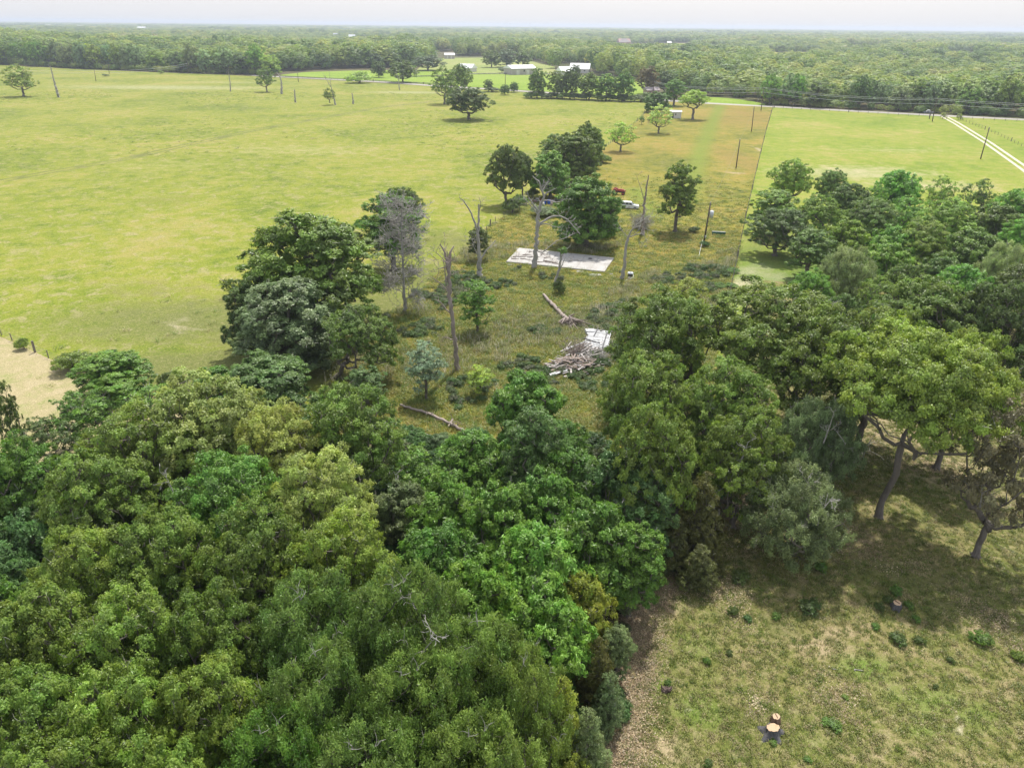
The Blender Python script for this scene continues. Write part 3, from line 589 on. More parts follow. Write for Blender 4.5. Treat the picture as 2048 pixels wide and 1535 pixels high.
# shrubs and young trees round the clearing
for k_, bx, by, top, w, t, lab in [
 ('full', 545, 850, 712, 190, 'blue', "blue-green feathery thicket tree left of the weedy clearing"),
 ('hack', 440, 840, 735, 120, 'green', "feathery tree beside the blue-green one at the pasture edge"),
 ('sap', 735, 810, 732, 90, 'blue', "small blue-green tree left of the ragged snag"),
 ('full', 235, 790, 708, 150, 'green', "green bushy tree on the pasture's lower fence"),
 ('airy', 185, 890, 780, 140, 'green', "thin green tree between the straw field and the canopy"),
 ('airy', 265, 880, 770, 190, 'green', "loose scrubby tree in front of the fence-line bush"),
 ('airy', 115, 935, 835, 130, 'dark', "dark loose tree by the bare strip of straw field"),
 ('sap', 853, 800, 683, 88, 'silver', "silvery green vine-covered tree at the foot of the ragged snag"),
 ('sap', 955, 664, 556, 86, 'fresh', "fresh green young tree alone in the clearing"),
 ('sap', 960, 790, 732, 62, 'lime', "small lime green sapling in the clearing"),
 ('shrub', 345, 775, 738, 55, 'dark', "low dark bush between the two feathery trees on the pasture edge"),
 ('shrub', 150, 738, 700, 85, 'olive', "spreading yellow-green bush on the old fence line"),
 ('shrub', 48, 698, 672, 30, 'olive', "small dark bush at the upper end of the old fence line"),
 ('airy', 1370, 640, 552, 95, 'yel', "yellow-green young tree behind the dark rounded oak"),
 ('oakA', 1011, 410, 287, 80, 'dark', "narrow dark oak on the pasture side of the lot's upper thicket"),
 ('oakC', 1045, 395, 305, 50, 'dark', "dark oak crown leaning on the narrow dark oak"),
 ('full', 1100, 395, 303, 80, 'fresh', "bright green rounded tree above the blue barrels"),
 ('full', 1150, 366, 262, 95, 'oak', "big dark tree behind the bright rounded one in the lot thicket"),
 ('oakB', 1120, 340, 268, 90, 'oak', "tree at the left shoulder of the big dark one in the lot thicket"),
 ('full', 1172, 345, 245, 60, 'oak', "tallest far tree of the lot thicket"),
 ('full', 1185, 320, 255, 40, 'green', "small green tree at the far right of the lot thicket"),
 ('shrub', 1025, 425, 392, 42, 'dark', "dark round bush at the foot of the narrow dark oak"),
 ('shrub', 1085, 432, 408, 60, 'grey', "grey-green brush in front of the blue barrels"),
 ('full', 1172, 495, 352, 138, 'green', "full green tree between the slab and the red tractor"),
 ('full', 1208, 470, 400, 56, 'green', "right-hand lobe tree beside the white car"),
 ('elm', 958, 520, 452, 45, 'dark', "ivy-green bush tree behind the forked dead trunk"),
 ('shrub', 1117, 586, 556, 30, 'dark', "dark bush wrapped round the broken trunk by the slab"),
 ('airy', 1241, 303, 242, 60, 'lime', "pale lime tree alone in the orange grass"),
 ('airy', 1317, 267, 207, 56, 'spring', "pale blossom-green round tree below the white shed"),
 ('gap', 1385, 239, 178, 58, 'lime', "pale lime tree right of the white shed"),
 ('full', 1313, 225, 184, 50, 'green', "grey-green round tree left of the white shed"),
 ('elm', 1347, 212, 158, 42, 'fresh', "deep green vase-shaped tree behind the white shed"),
 ('sap', 1283, 249, 231, 12, 'green', "small upright shrub on the lot's far left boundary"),
 ('sap', 1298, 245, 235, 10, 'dark', "darker small shrub next to the upright one"),
 ('oakA', 938, 239, 172, 84, 'dark', "dark umbrella-shaped oak alone on the far pasture"),
 ('airy', 889, 208, 132, 62, 'oak', "tall lighter oak left of and behind the dark umbrella oak"),
 ('oakB', 921, 190, 128, 48, 'olive', "oak between the tall lighter oak and the dark umbrella oak"),
 ('airy', 48, 193, 128, 64, 'olive', "ragged brownish oak at the far left of the pasture"),
 ('airy', 534, 184, 134, 40, 'oak', "small airy oak between the bare dead tree and the bent snag"),
 ('shrub', 718, 166, 140, 52, 'lime', "bright lime hedge bush by the road"),
 ('midB', 758, 155, 122, 28, 'dark', "dark round tree behind the lime hedge bush"),
 ('midA', 806, 165, 120, 52, 'oak', "oak standing by the road behind the thin dead pole tree"),
 ('midA', 856, 141, 109, 62, 'grey', "broad greyish oak in the paddock below the white-roofed barn"),
 ('midB', 983, 135, 100, 34, 'oak', "left of two round trees in the pale pasture"),
 ('midB', 1013, 134, 97, 36, 'grey', "right of two round trees in the pale pasture"),
 ('midB', 1045, 133, 100, 32, 'oak', "tree between the pale pasture and the metal barn"),
 ('shrub', 1004, 145, 132, 16, 'grey', "small grey bush left of the metal barn"),
 ('shrub', 1016, 146, 136, 12, 'grey', "smaller grey bush against the metal barn"),
 ('midB', 977, 183, 158, 18, 'dark', "small dark tree by the road right of the umbrella oak"),
 ('shrub', 985, 184, 173, 34, 'dark', "dark low hedge around the small roadside tree"),
 ('midB', 1010, 190, 168, 20, 'green', "small round tree at the pasture's road corner"),
 ('midB', 1028, 185, 163, 18, 'green', "second small round tree at the pasture's road corner"),
 ('midB', 1074, 196, 133, 34, 'oak', "first tree of the roadside row, nearest the road corner"),
 ('midB', 1114, 196, 139, 40, 'oak', "second tree of the roadside row"),
 ('midA', 1140, 198, 137, 38, 'dark', "dark tree of the roadside row below the white farm roofs"),
 ('midA', 1178, 199, 143, 44, 'oak', "middle tree of the roadside row"),
 ('midB', 1212, 201, 145, 44, 'green', "fifth tree of the roadside row"),
 ('midA', 1248, 202, 143, 44, 'green', "last green tree of the roadside row"),
 ('midA', 1293, 188, 131, 44, 'rust', "rusty brown pine-like tree beyond the roadside row"),
 ('midA', 1328, 186, 141, 44, 'dark', "dark tree right of the rusty brown one"),
 ('shrub', 1295, 202, 182, 34, 'olive', "olive bush at the end of the roadside row"),
 ('midB', 1150, 165, 128, 22, 'dark', "dark tree in front of the white farm roofs"),
 ('shrub', 1867, 225, 212, 26, 'yel', "yellow-green bush on the far side of the road behind the truck"),
 ('sap', 1885, 238, 225, 11, 'yel', "little clipped tree left of the drive's gate"),
 ('sap', 1917, 240, 226, 11, 'yel', "little clipped tree right of the drive's gate"),
 ('shrub', 322, 148, 139, 11, 'olive', "small round bush standing off the far tree line"),
 ('shrub', 211, 153, 147, 14, 'grey', "low scrubby bush by the short far poles"),
 ('shrub', 1408, 493, 480, 22, 'blue', "vine bush at the foot of the transformer pole"),
]: TB(k_, bx, by, top, w, t, lab)
TB('elm', 1350, 463, 322, 78, 'oak', "lone leafy elm leaning right, between the snag and the transformer pole")
# hedge under the roadside row
for i, bx in enumerate((1062, 1084, 1104, 1126, 1150, 1172, 1196, 1220, 1244, 1268, 1282)):
    TB('shrub', bx, 196 + (bx - 1062) * .035, 181 + (bx - 1062) * .03, 32, 'dark' if i % 3 else 'olive', "dark hedge bush under the roadside row of trees", group="hedge under the roadside trees")
# fence-line brush between lot and pasture, and along the lot's lower right fence
for bx, by, t in ((1040, 400, 'green'), (1065, 388, 'dark'), (1160, 352, 'dark'), (1189, 330, 'dark'), (1205, 318, 'olive')):
    TB('shrub', bx, by + 8, by - 14, 32, t, "scrubby bush under the trees of the lot thicket", group="brush in the lot thicket")
for bx, by in ((1462, 575), (1456, 600), (1449, 622), (1466, 545), (1440, 575), (1430, 600)):
    TB('shrub', bx, by, by - 11, 26, 'green', "low brush along the lower end of the lot fence", group="brush on the lot fence")

# the grove right of the fence
GG = "trees of the grove right of the fence"
grove = [(1585, 352, 84, 12.5, 'oakC', "tallest tree at the grove's far left corner, seen against the mown field"), (1668, 368, 66, 11, 'oakA', "dark flat-topped tree second along the grove's far side"), (1800, 372, 84, 12, 'hack', "green dome-shaped tree in the middle of the grove's far side"),
 (1885, 385, 78, 11.5, 'airy', "see-through tree right of the green dome at the grove's far side"), (1955, 388, 72, 11, 'airy', "thin topped tree on the grove's far side near the right edge"), (2030, 408, 80, 11, 'hack', "tree of the grove's far side at the right edge"),
 (1552, 410, 96, 10.5, 'elm', "grey-green tree at the grove's left end, below the tallest"), (1700, 395, 80, 10.5, 'hack', None), (1750, 395, 60, 10, 'airy', None), (1640, 425, 100, 10.5, 'oakB', None), (1740, 430, 110, 11, 'oakA', None),
 (1820, 425, 90, 10.5, 'airy', None), (1900, 440, 120, 11.5, 'oakB', None), (1990, 445, 110, 11.5, 'hack', None), (2050, 470, 90, 11, 'oakA', None), (1690, 470, 90, 10, 'hack', None), (1625, 490, 90, 9.5, 'elm', None), (1780, 485, 90, 10, 'hack', None),
 (1850, 480, 110, 11, 'oakC', None), (1945, 500, 120, 11.5, 'hack', None), (1690, 540, 120, 12, 'shag', "grey-green bushy tree in the front of the grove"), (1770, 520, 100, 10, 'hack', None), (1872, 545, 90, 9, 'hack', "round grey-green small tree in the shaded middle of the grove"),
 (1625, 580, 90, 9.5, 'oakA', None), (1750, 590, 90, 9.5, 'airy', None), (1810, 560, 80, 8.5, 'hack', None), (1930, 570, 110, 10, 'hack', None), (2010, 530, 100, 12, 'shag', "grey twiggy tree by the right edge of the grove"), (1690, 630, 90, 9.5, 'hack', None), (1740, 665, 90, 9, 'airy', None),
 (2090, 520, 110, 11, 'oakC', None), (2080, 420, 90, 11, 'hack', None), (2130, 440, 100, 11, 'oakA', None)]
for i, (cx, cy, w, H, k_, lab) in enumerate(grove):
    TC(k_, cx, cy, w * 1.0, H, ('grey' if k_ == 'shag' else ('oak', 'dark', 'green')[i % 3]), lab or "tree in the dense shaded grove right of the lot fence", None if lab else GG, bright=1.85)
TB('oakB', 1549, 511, 415, 125, 'dark', "dark tree with its trunk in view at the grove's near left corner")
# cedars, grey shrubs along the yard edge
for k_, cx, cy, w, H, t, lab in [
 ('cedar', 1400, 1030, 120, 9, 'cedar', "brown-green cedar at the dark corner of the yard"), ('cedar', 1400, 1130, 80, 4.5, 'cedar', "small brown cedar in front of the dark one"),
 ('cedar', 1350, 1090, 70, 6, 'cedar', "thin brown cedar against the thicket"),
 ('cedar', 1195, 1345, 85, 7, 'cedar', "olive cedar standing over the litter strip, upper one"), ('cedar', 1215, 1400, 70, 5.5, 'grey', "grey-green cedar on the edge of the litter strip"),
 ('cedar', 1120, 1440, 105, 8, 'yel', "yellowish cedar between the fine-leaved trees and the litter strip"), ('cedar', 1170, 1480, 90, 6, 'grey', "grey cedar at the bottom of the litter strip"),
 ('elm', 1236, 1290, 62, 5.5, 'grey', "small grey-green bush tree where the yard edge bends"), ('shrub', 1140, 1535, 80, 4, 'yel', "bright yellow-green shrub cut by the bottom edge"),
 ('shrub', 1165, 1270, 90, 4.5, 'fresh', "fresh green bush beside the yard-edge grey bush"), ('shrub', 1190, 1195, 60, 4, 'green', "small green bush under the corner tree")]:
    TC(k_, cx, cy, w, H, t, lab)

# ------------------------------------------------------------------ woods beyond the road and the pasture
rw = np.random.default_rng(99)
def inpoly(X, P):
    P = np.array(P); ins = np.zeros(len(X), bool); j = len(P) - 1
    for i in range(len(P)):
        c = ((P[i, 1] > X[:, 1]) != (P[j, 1] > X[:, 1])) & (X[:, 0] < (P[j, 0] - P[i, 0]) * (X[:, 1] - P[i, 1]) / (P[j, 1] - P[i, 1] + 1e-12) + P[i, 0])
        ins ^= c; j = i
    return ins
EX = np.array(WOODEDGE)
CLEAR = [G([(540, 160), (560, 143.5), (700, 137), (835, 134), (880, 112), (1035, 112), (1110, 131), (1105, 150), (1180, 150), (1290, 160), (1400, 192), (1495, 198), (1560, 215), (1300, 230)]),
         G([(1205, 92), (1290, 86.5), (1385, 86), (1385, 109), (1230, 109)]), G([(1530, 105), (1630, 105), (1625, 131), (1535, 131)]), G([(1880, 105), (1960, 106), (1955, 124), (1885, 124)]), G([(1690, 96), (1760, 97), (1755, 108), (1690, 108)]),
         G([(830, 105), (915, 103), (915, 120), (830, 120)]), G([(1115, 128), (1185, 128), (1190, 150), (1110, 150)]), G([(1230, 82), (1265, 82), (1265, 95), (1230, 95)])]
order = np.argsort(EX[:, 0]); ex_x, ex_y = EX[order, 0], EX[order, 1]
def wooded(X, off):
    ok = X[:, 1] > np.interp(X[:, 0], ex_x, ex_y) + off
    for P in CLEAR: ok &= ~inpoly(X, P)
    return ok
def fan(n, r0, r1, half=0.80):
    r = np.sqrt(rw.uniform(r0 ** 2, r1 ** 2, n)); a = rw.uniform(-half, half, n); return np.c_[r * np.sin(a), r * np.cos(a)]
# jittered grids
def jgrid(y0, y1, sp, half=0.80):
    x1 = y1 * math.tan(half); xs = np.arange(-x1, x1, sp); ys = np.arange(y0, y1, sp * .9)
    X = np.array(np.meshgrid(xs, ys)).reshape(2, -1).T + rw.uniform(-.42, .42, (len(xs) * len(ys), 2)) * sp
    return X[(np.abs(X[:, 0]) < X[:, 1] * math.tan(half) + 60)]
ring1 = jgrid(330, 1250, 14.0); ring1 = ring1[wooded(ring1, 13.0)]
dist = ring1[:, 1] - np.interp(ring1[:, 0], ex_x, ex_y)
view = (np.abs(ring1[:, 0]) < ring1[:, 1] * .735)
front = np.where(view & (dist < 30))[0]; rw.shuffle(front)
score = ring1[front, 1] + dist[front] * 6
front = front[np.argsort(score)[:120]]
for i in front:
    x, y = ring1[i]; L_ = x < 0
    H = rw.uniform(13, 20) * (1.3 if x < -60 else 1); k_ = ('midA', 'midB', 'midA', 'midB', 'midA')[rw.integers(5)]
    tree(k_, x, y, H, rw.uniform(5.5, 8.0) * (1.25 if x < -60 else 1), ('oak', 'olive', 'grey', 'green', 'oak', 'grey', 'dark', 'oak')[rw.integers(8)], 'broadleaf_tree', bright=1.9, var=.2,
         label="tree in the front row of the wood along the far pasture" if L_ else "tree in the front row of the wood behind the road", group="front trees of the far wood on the left" if L_ else "front trees of the wood behind the road")
rest = np.delete(ring1, front, axis=0)
lowb = rw.random(len(rest))

def scatter(name, X, Z, idx, rot, scl, protos, label, cat=None):
    """one object: every point of X carries one of the meshes in protos (named in sorted order)"""
    me = bpy.data.meshes.new(name); me.vertices.add(len(X)); me.vertices.foreach_set("co", np.c_[X, Z].astype(np.float32).ravel())
    a = me.attributes.new("idx", 'INT', 'POINT'); a.data.foreach_set("value", np.asarray(idx, dtype=np.int32))
    a = me.attributes.new("rot", 'FLOAT_VECTOR', 'POINT'); a.data.foreach_set("vector", np.asarray(rot, dtype=np.float32).ravel())
    a = me.attributes.new("scl", 'FLOAT_VECTOR', 'POINT'); a.data.foreach_set("vector", np.asarray(scl, dtype=np.float32).ravel())
    me.update(); o = solo(name, me, label=label, kind='stuff')
    col = bpy.data.collections.new(name + "_kinds")
    for i, (pm, colr) in enumerate(protos):
        if colr:
            pm = pm.copy(); pm.materials.clear(); pm.materials.append(leaf_material("%s_leaf" % name, fixed=colr))
        po = bpy.data.objects.new("%s_kind_%02d" % (name, i), pm); col.objects.link(po)
    ng = bpy.data.node_groups.new(name + "_nodes", 'GeometryNodeTree')
    ng.interface.new_socket("Geometry", in_out='INPUT', socket_type='NodeSocketGeometry'); ng.interface.new_socket("Geometry", in_out='OUTPUT', socket_type='NodeSocketGeometry')
    N = ng.nodes; L = ng.links; gi = N.new("NodeGroupInput"); go = N.new("NodeGroupOutput")
    ip = N.new("GeometryNodeInstanceOnPoints"); ci = N.new("GeometryNodeCollectionInfo"); ci.inputs["Collection"].default_value = col
    ci.inputs["Separate Children"].default_value = True; ci.inputs["Reset Children"].default_value = True
    def na(nm_, ty):
        n = N.new("GeometryNodeInputNamedAttribute"); n.data_type = ty; n.inputs["Name"].default_value = nm_; return n.outputs["Attribute"]
    L.new(gi.outputs[0], ip.inputs["Points"]); L.new(ci.outputs[0], ip.inputs["Instance"]); ip.inputs["Pick Instance"].default_value = True
    L.new(na("idx", 'INT'), ip.inputs["Instance Index"])
    er = N.new("FunctionNodeEulerToRotation"); L.new(na("rot", 'FLOAT_VECTOR'), er.inputs[0]); L.new(er.outputs[0], ip.inputs["Rotation"])
    L.new(na("scl", 'FLOAT_VECTOR'), ip.inputs["Scale"]); L.new(ip.outputs[0], go.inputs[0])
    md = o.modifiers.new("scatter", 'NODES'); md.node_group = ng
    return o
def crown_and_trunk(key):
    # joined mesh of a far tree (crown only reads at that distance, plus its trunk)
    return PROTO[key][1]
FAR = [(crown_and_trunk(k), None) for k in ('farA', 'farB', 'farC', 'farD', 'farE')]
def far(name, X, hlo, hhi, wide, label):
    n = len(X); h = rw.uniform(hlo, hhi, n) / 12; w = h * wide * rw.uniform(.7, 1.25, n)
    # low-lying belts and taller belts
    wave = 1 + .28 * np.sin(X[:, 0] / 130 + np.sin(X[:, 1] / 170) * 2) * np.cos(X[:, 1] / 210) + .12 * np.sin(X[:, 0] / 47) * np.sin(X[:, 1] / 61)
    bigl = 1 + .30 * ((X[:, 0] < -60) & (X[:, 1] < 1300)); wave *= bigl; w = w * bigl
    return scatter(name, X, np.zeros(n), rw.integers(0, 5, n), np.c_[np.zeros(n), np.zeros(n), rw.uniform(0, 6.28, n)], np.c_[w, w, h * wave], FAR, label)
far("far_wood", rest, 11, 20, 1.2, "mixed green wood beyond the road and the pasture")
# undergrowth on the front edge of the wood
ed = jgrid(330, 900, 6.0); dd = ed[:, 1] - np.interp(ed[:, 0], ex_x, ex_y); ed = ed[wooded(ed, 9.0) & (dd[:] < 22)]
far("wood_edge_brush", ed, 2.5, 6, 1.5, "low brush along the front edge of the far wood")
ring2 = jgrid(1250, 3000, 18.0); ring2 = ring2[wooded(ring2, 0)]
far("distant_wood", ring2, 10, 19, 1.5, "hazy distant woods in the middle distance")
ring3 = jgrid(3000, 11000, 44.0, .74)
far("horizon_wood", ring3, 13, 22, 3.2, "blue hazy woods out to the horizon")

# ------------------------------------------------------------------ dead trees
def dead_mesh(name, stems, seed, twig=1.0, m=None, splinter=0, rmin=.022):
    """stems: list of (points, radii); every stem carries crooked side twigs"""
    rg = np.random.default_rng(seed); segs = []; TV = []; TQ = []; nb = 0
    def crooked(p, d, L, r, dep):
        n = max(3, int(L / .5)); st = L / n; pp = p.copy(); d = d / np.linalg.norm(d)
        for i in range(n):
            d = d + rg.normal(size=3) * .32 + np.array([0, 0, .05]); d /= np.linalg.norm(d); q = pp + d * st
            r1 = max(rmin * .7, r * (1 - (i + 1) / n * .8)); r0 = max(rmin, r * (1 - i / n * .8)); segs.append((*pp, *q, r0, r1))
            if dep > 0 and rg.random() < .55:
                sd = d + rg.normal(size=3) * .8; crooked(q, sd, L * rg.uniform(.3, .6), r0 * .55, dep - 1)
            pp = q
    for P, R_, tw in stems:
        P = np.array(P, float); Rr = np.array(R_, float)
        d = np.r_[0, np.cumsum(np.linalg.norm(np.diff(P, axis=0), axis=1))]; n = max(2, int(d[-1] / .45)); t = np.linspace(0, d[-1], n)
        Q = np.c_[[np.interp(t, d, P[:, i]) for i in range(3)]].T + 0; rr = np.interp(t, d, Rr)
        Q[1:-1] += rg.normal(size=(n - 2, 3)) * np.minimum(.14, rr[1:-1, None] * .30)
        sv, sq = sweep(Q, rr, 9 if rr[0] > .12 else 6, rg); TV.append(sv); TQ.append(sq + nb); nb += len(sv)
        for j in range(tw):
            i = rg.integers(int(n * .25), n); b = min(i, n - 1); dr = rg.normal(size=3); dr[2] = abs(dr[2]) * .5
            ax = Q[min(b + 1, n - 1)] - Q[max(b - 1, 0)]; ax /= np.linalg.norm(ax) + 1e-9; dr = dr - ax * (dr @ ax) + ax * .5
            crooked(Q[b], dr, rg.uniform(.8, 2.4) * twig, max(.03, rr[b] * .38), 2)
    if splinter:
        P = np.array(stems[0][0][-1]); r = stems[0][1][-1]
        for j in range(splinter):
            th = rg.uniform(0, 6.28); a = P + np.array([math.cos(th), math.sin(th), -.5]) * r * .7; q = a + np.array([rg.normal() * .12, rg.normal() * .12, rg.uniform(.4, 1.5)])
            segs.append((*a, *q, r * .28, .02))
    if segs:
        V, Q = frusta(segs); TV.append(V); TQ.append(Q + nb)
    return npmesh(name, np.concatenate(TV), np.concatenate(TQ), m or M_DEAD, smooth=True)
rdy = random.Random(31)
def dead_tree(name, bx, by, stems, label, seed, m=None, twig=1.0, splinter=0, depth=1.6, cat='dead tree', rmin=.03):
    """stems: [(pixel path, radius start, radius end, twigs)], first one is the trunk"""
    x0, y0 = g(bx, by); o = empty(name, (x0, y0, 0), label=label, cat=cat)
    for si, (pp, r0, r1, tw) in enumerate(stems):
        yo = rdy.uniform(-depth, depth); P = []
        for i, (px, py) in enumerate(pp):
            f = i / (len(pp) - 1); yy = y0 + (yo * f if si else 0)
            x, _, z = vp(px, py, yy); P.append((x - x0, yy - y0, z if not (si == 0 and i == 0) else -.1))
        R_ = [r0 + (r1 - r0) * i / (len(pp) - 1) for i in range(len(pp))]
        if si == 0: R_[0] *= 1.35
        me = dead_mesh(name + "_part", [(P, R_, tw)], seed + si, twig, m, splinter if si == 0 else 0, rmin)
        child('trunk' if si == 0 else 'branch', me, o)
    return o
dead_tree('dead_tree', 1068, 535, [
    ([(1068, 535), (1071, 500), (1074, 460), (1078, 425), (1082, 405)], .42, .26, 3),
    ([(1082, 408), (1088, 392), (1082, 378), (1080, 366), (1072, 358), (1065, 352)], .24, .06, 4),
    ([(1086, 392), (1096, 384), (1104, 380), (1114, 376)], .17, .04, 4),
    ([(1084, 385), (1090, 372), (1098, 362)], .14, .04, 3),
    ([(1078, 424), (1066, 408), (1058, 396), (1054, 380)], .20, .05, 5),
    ([(1080, 440), (1070, 420), (1050, 398), (1044, 390)], .14, .03, 4),
    ([(1084, 402), (1100, 400), (1112, 405), (1124, 402)], .14, .03, 4),
    ([(1073, 458), (1086, 442), (1104, 432), (1120, 432), (1136, 440), (1150, 456), (1160, 468)], .22, .06, 14),
    ([(1078, 450), (1092, 446), (1104, 452), (1116, 454)], .13, .03, 4),
    ([(1071, 500), (1084, 505), (1096, 496), (1112, 482), (1135, 474), (1150, 466)], .15, .04, 8)],
    "big bleached dead oak with crooked limbs standing before the slab", 900)
dead_tree('dead_tree', 1244, 558, [
    ([(1244, 558), (1249, 520), (1253, 490), (1256, 475)], .30, .20, 0),
    ([(1256, 476), (1262, 462), (1275, 448), (1290, 438), (1300, 432)], .16, .04, 14),
    ([(1256, 474), (1248, 466), (1240, 458)], .10, .03, 4),
    ([(1257, 474), (1270, 470), (1286, 466), (1292, 478)], .12, .03, 12),
    ([(1260, 464), (1270, 452), (1284, 452), (1296, 460)], .08, .03, 8)],
    "thin grey dead tree with a forked twiggy top right of the slab", 930, depth=2.2)
dead_tree('dead_tree', 961, 552, [
    ([(961, 552), (958, 510), (955, 470), (957, 440), (958, 408)], .40, .12, 0),
    ([(956, 466), (948, 440), (938, 418), (926, 400), (918, 394)], .20, .05, 5),
    ([(958, 425), (962, 408), (958, 394)], .10, .03, 4),
    ([(961, 520), (972, 500), (984, 490), (991, 480)], .16, .05, 2),
    ([(956, 510), (948, 496), (945, 480)], .10, .03, 4),
    ([(955, 480), (940, 476), (928, 470)], .06, .02, 5)],
    "forked bare dead trunk with ivy at its foot, left of the slab", 950)
dead_tree('dead_tree', 915, 740, [
    ([(915, 740), (910, 690), (905, 640), (901, 600), (898, 560), (896, 520)], .27, .25, 3),
    ([(897, 545), (893, 520), (888, 500), (880, 488)], .22, .07, 4),
    ([(898, 540), (900, 515), (902, 500), (908, 492)], .20, .07, 4),
    ([(902, 600), (894, 572), (890, 545), (886, 520)], .12, .05, 3),
    ([(901, 588), (888, 572), (872, 560), (860, 552)], .10, .03, 4),
    ([(905, 632), (893, 620), (882, 604), (868, 598)], .11, .04, 2),
    ([(899, 560), (903, 540), (914, 545)], .08, .03, 2),
    ([(897, 530), (880, 512), (866, 500)], .08, .03, 3)],
    "tall ragged brown snag with splintered top, nearest in the clearing", 970, M_DEADB, splinter=16, depth=.9, cat='snag')
gd = dead_tree('dead_tree', 810, 624, [([(810, 624), (808, 580), (806, 530), (804, 480), (803, 440), (804, 408)], .24, .06, 80)] +
    [([(806, 600 - 17 * i), (806 + s * (18 + 10 * math.sin(i)), 592 - 17 * i), (806 + s * (30 + 8 * math.sin(i * 2)), 600 - 17 * i)], .07, .03, 42) for i, s in enumerate((1, -1, -1, 1, -1, 1, 1, -1, 1, -1, 1, -1))],
    "slim grey dead tree full of fine hanging twigs", 1000, twig=1.1, depth=2.6, rmin=.035)
dead_tree('snag', 1284, 470, [
    ([(1284, 470), (1286, 440), (1289, 405), (1294, 370), (1297, 350)], .36, .10, 0),
    ([(1289, 402), (1284, 385), (1279, 368), (1273, 352)], .10, .03, 2),
    ([(1287, 420), (1276, 412), (1262, 410)], .05, .02, 1)],
    "dark upright snag beside the white car", 1040, M_DEADB, cat='snag')
dead_tree('broken_trunk', 1110, 578, [
    ([(1110, 578), (1114, 555), (1120, 530), (1122, 514)], .26, .16, 0),
    ([(1117, 545), (1124, 530), (1130, 516)], .12, .04, 0),
    ([(1121, 516), (1132, 500), (1142, 490)], .10, .03, 2)],
    "broken forked trunk with green vine at the near side of the slab", 1060, M_DEAD, splinter=6, cat='snag')
x, y = g(1110, 578); tv = tree('weed', vp(1126, 500, y)[0], y, 1.2, .9, 'green', 'vine', label="green vine tuft growing on top of the broken trunk", cat='vine'); tv.location.z = vp(1126, 507, y)[2]
for nm_, bx, by, st, lab, sd in [
  ('dead_tree', 461, 183, [([(461, 183), (460, 165), (458, 148), (457, 140)], .35, .08, 16)], "small bare dead tree on the far pasture, left of the airy oak", 1100),
  ('snag', 563, 188, [([(563, 188), (563, 168), (561, 156), (554, 146)], .62, .25, 1)], "bent bare snag right of the airy oak on the far pasture", 1110),
  ('snag', 591, 205, [([(591, 205), (590, 192), (589, 180)], .42, .30, 0), ([(590, 184), (586, 181)], .15, .08, 0)], "short broken snag below the bent one", 1120),
  ('snag', 707, 208, [([(707, 208), (706, 196), (704, 187)], .42, .28, 0)], "short stub with pale top right of the small dead-topped tree", 1130),
  ('dead_pole_tree', 117, 195, [([(117, 195), (108, 160), (101, 134)], .55, .25, 0), ([(101, 136), (96, 130)], .12, .05, 1), ([(112, 176), (104, 158)], .1, .04, 2)], "leaning grey dead pole on the far left pasture", 1140),
  ('dead_tree', 799, 180, [([(799, 180), (797, 160), (792, 144)], .3, .12, 3), ([(797, 162), (802, 150)], .15, .05, 2)], "thin forked dead pole tree before the roadside oak", 1150),
  ('dead_tree', 671, 210, [([(671, 210), (666, 190), (662, 172), (659, 146)], .40, .06, 4), ([(664, 178), (652, 158), (646, 146)], .18, .04, 6)], "thin tree with bare dead top, tufted with leaves below", 1160)]:
    dead_tree(nm_, bx, by, st, lab, sd, cat='snag' if nm_ == 'snag' else 'dead tree', splinter=4)
x, y = g(671, 210); t_ = tree('airy', vp(658, 190, y)[0], y, 8, 4.2, 'oak', 'ivy_mass', label="leafy tuft around the lower limbs of the dead-topped tree", cat='ivy'); t_.location.z = vp(660, 200, y)[2] - 1.5
# bare dead limbs sticking out of the canopies
LIMB_LABELS = ['bare grey limb on the top of the tallest drooping tree at the bottom', 'second bare limb just below the one on the tallest drooping tree', 'bare limb above the dark blue-green tree of the thicket', 'bare limb between the dark thicket tree and the brown cedar', 'bare limb on a feathery tree in the middle of the thicket', 'bare limb at the top of the ragged grey-green tree', "bare limb at the right of the ragged tree's top", 'bleached limb on the upper left of the drooping grey-green tree', 'bleached limb on the upper right of the drooping grey-green tree', 'crooked pale limb in the shaded oak above the brown cedar', 'bare limb at the right edge of the ragged tree over the grass', 'bare limb in the half dead oak at the right edge', 'bare limb left in the palest canopy at lower left', 'bare branch standing in the scrub right of the mustard oak', 'bare branch at the upper left of that scrub, below the fallen trunk']
for i, (px, py, H) in enumerate([(820, 1195, 12), (845, 1255, 12), (1240, 900, 7.5), (1245, 1000, 7.5), (1130, 1040, 7), (1660, 830, 10.5), (1690, 860, 9), (1630, 960, 8.5), (1650, 990, 8.5), (1480, 880, 10.5), (1740, 870, 7), (1980, 960, 8), (350, 960, 12), (790, 960, 6), (770, 930, 5)]):
    x, y = g(px, py, H); rg = np.random.default_rng(2000 + i); P = [(0, 0, -3.0), (rg.normal() * .3, rg.normal() * .3, -1.3), (rg.normal() * .5, rg.normal() * .5, .0)]
    solo('dead_limb', dead_mesh('dead_limb', [(P, [.07, .05, .02], 8)], 2100 + i, .55), (x, y, H), label=LIMB_LABELS[i], cat='dead limb', group="bare limbs in the tree crowns")
# leaning trunk at the bottom
x, y = g(165, 1480, 6); mb = MB(); mb.path([(-.6, -.6, -6), (0, 0, 0), (.9, 1.0, 3.2)], [.3, .26, .2], 8)
solo('leaning_trunk', mb.mesh('leaning_trunk', M_DEADB, True), (x, y, 6), label="bare leaning trunk showing in a gap of the oak canopy", cat='tree trunk')

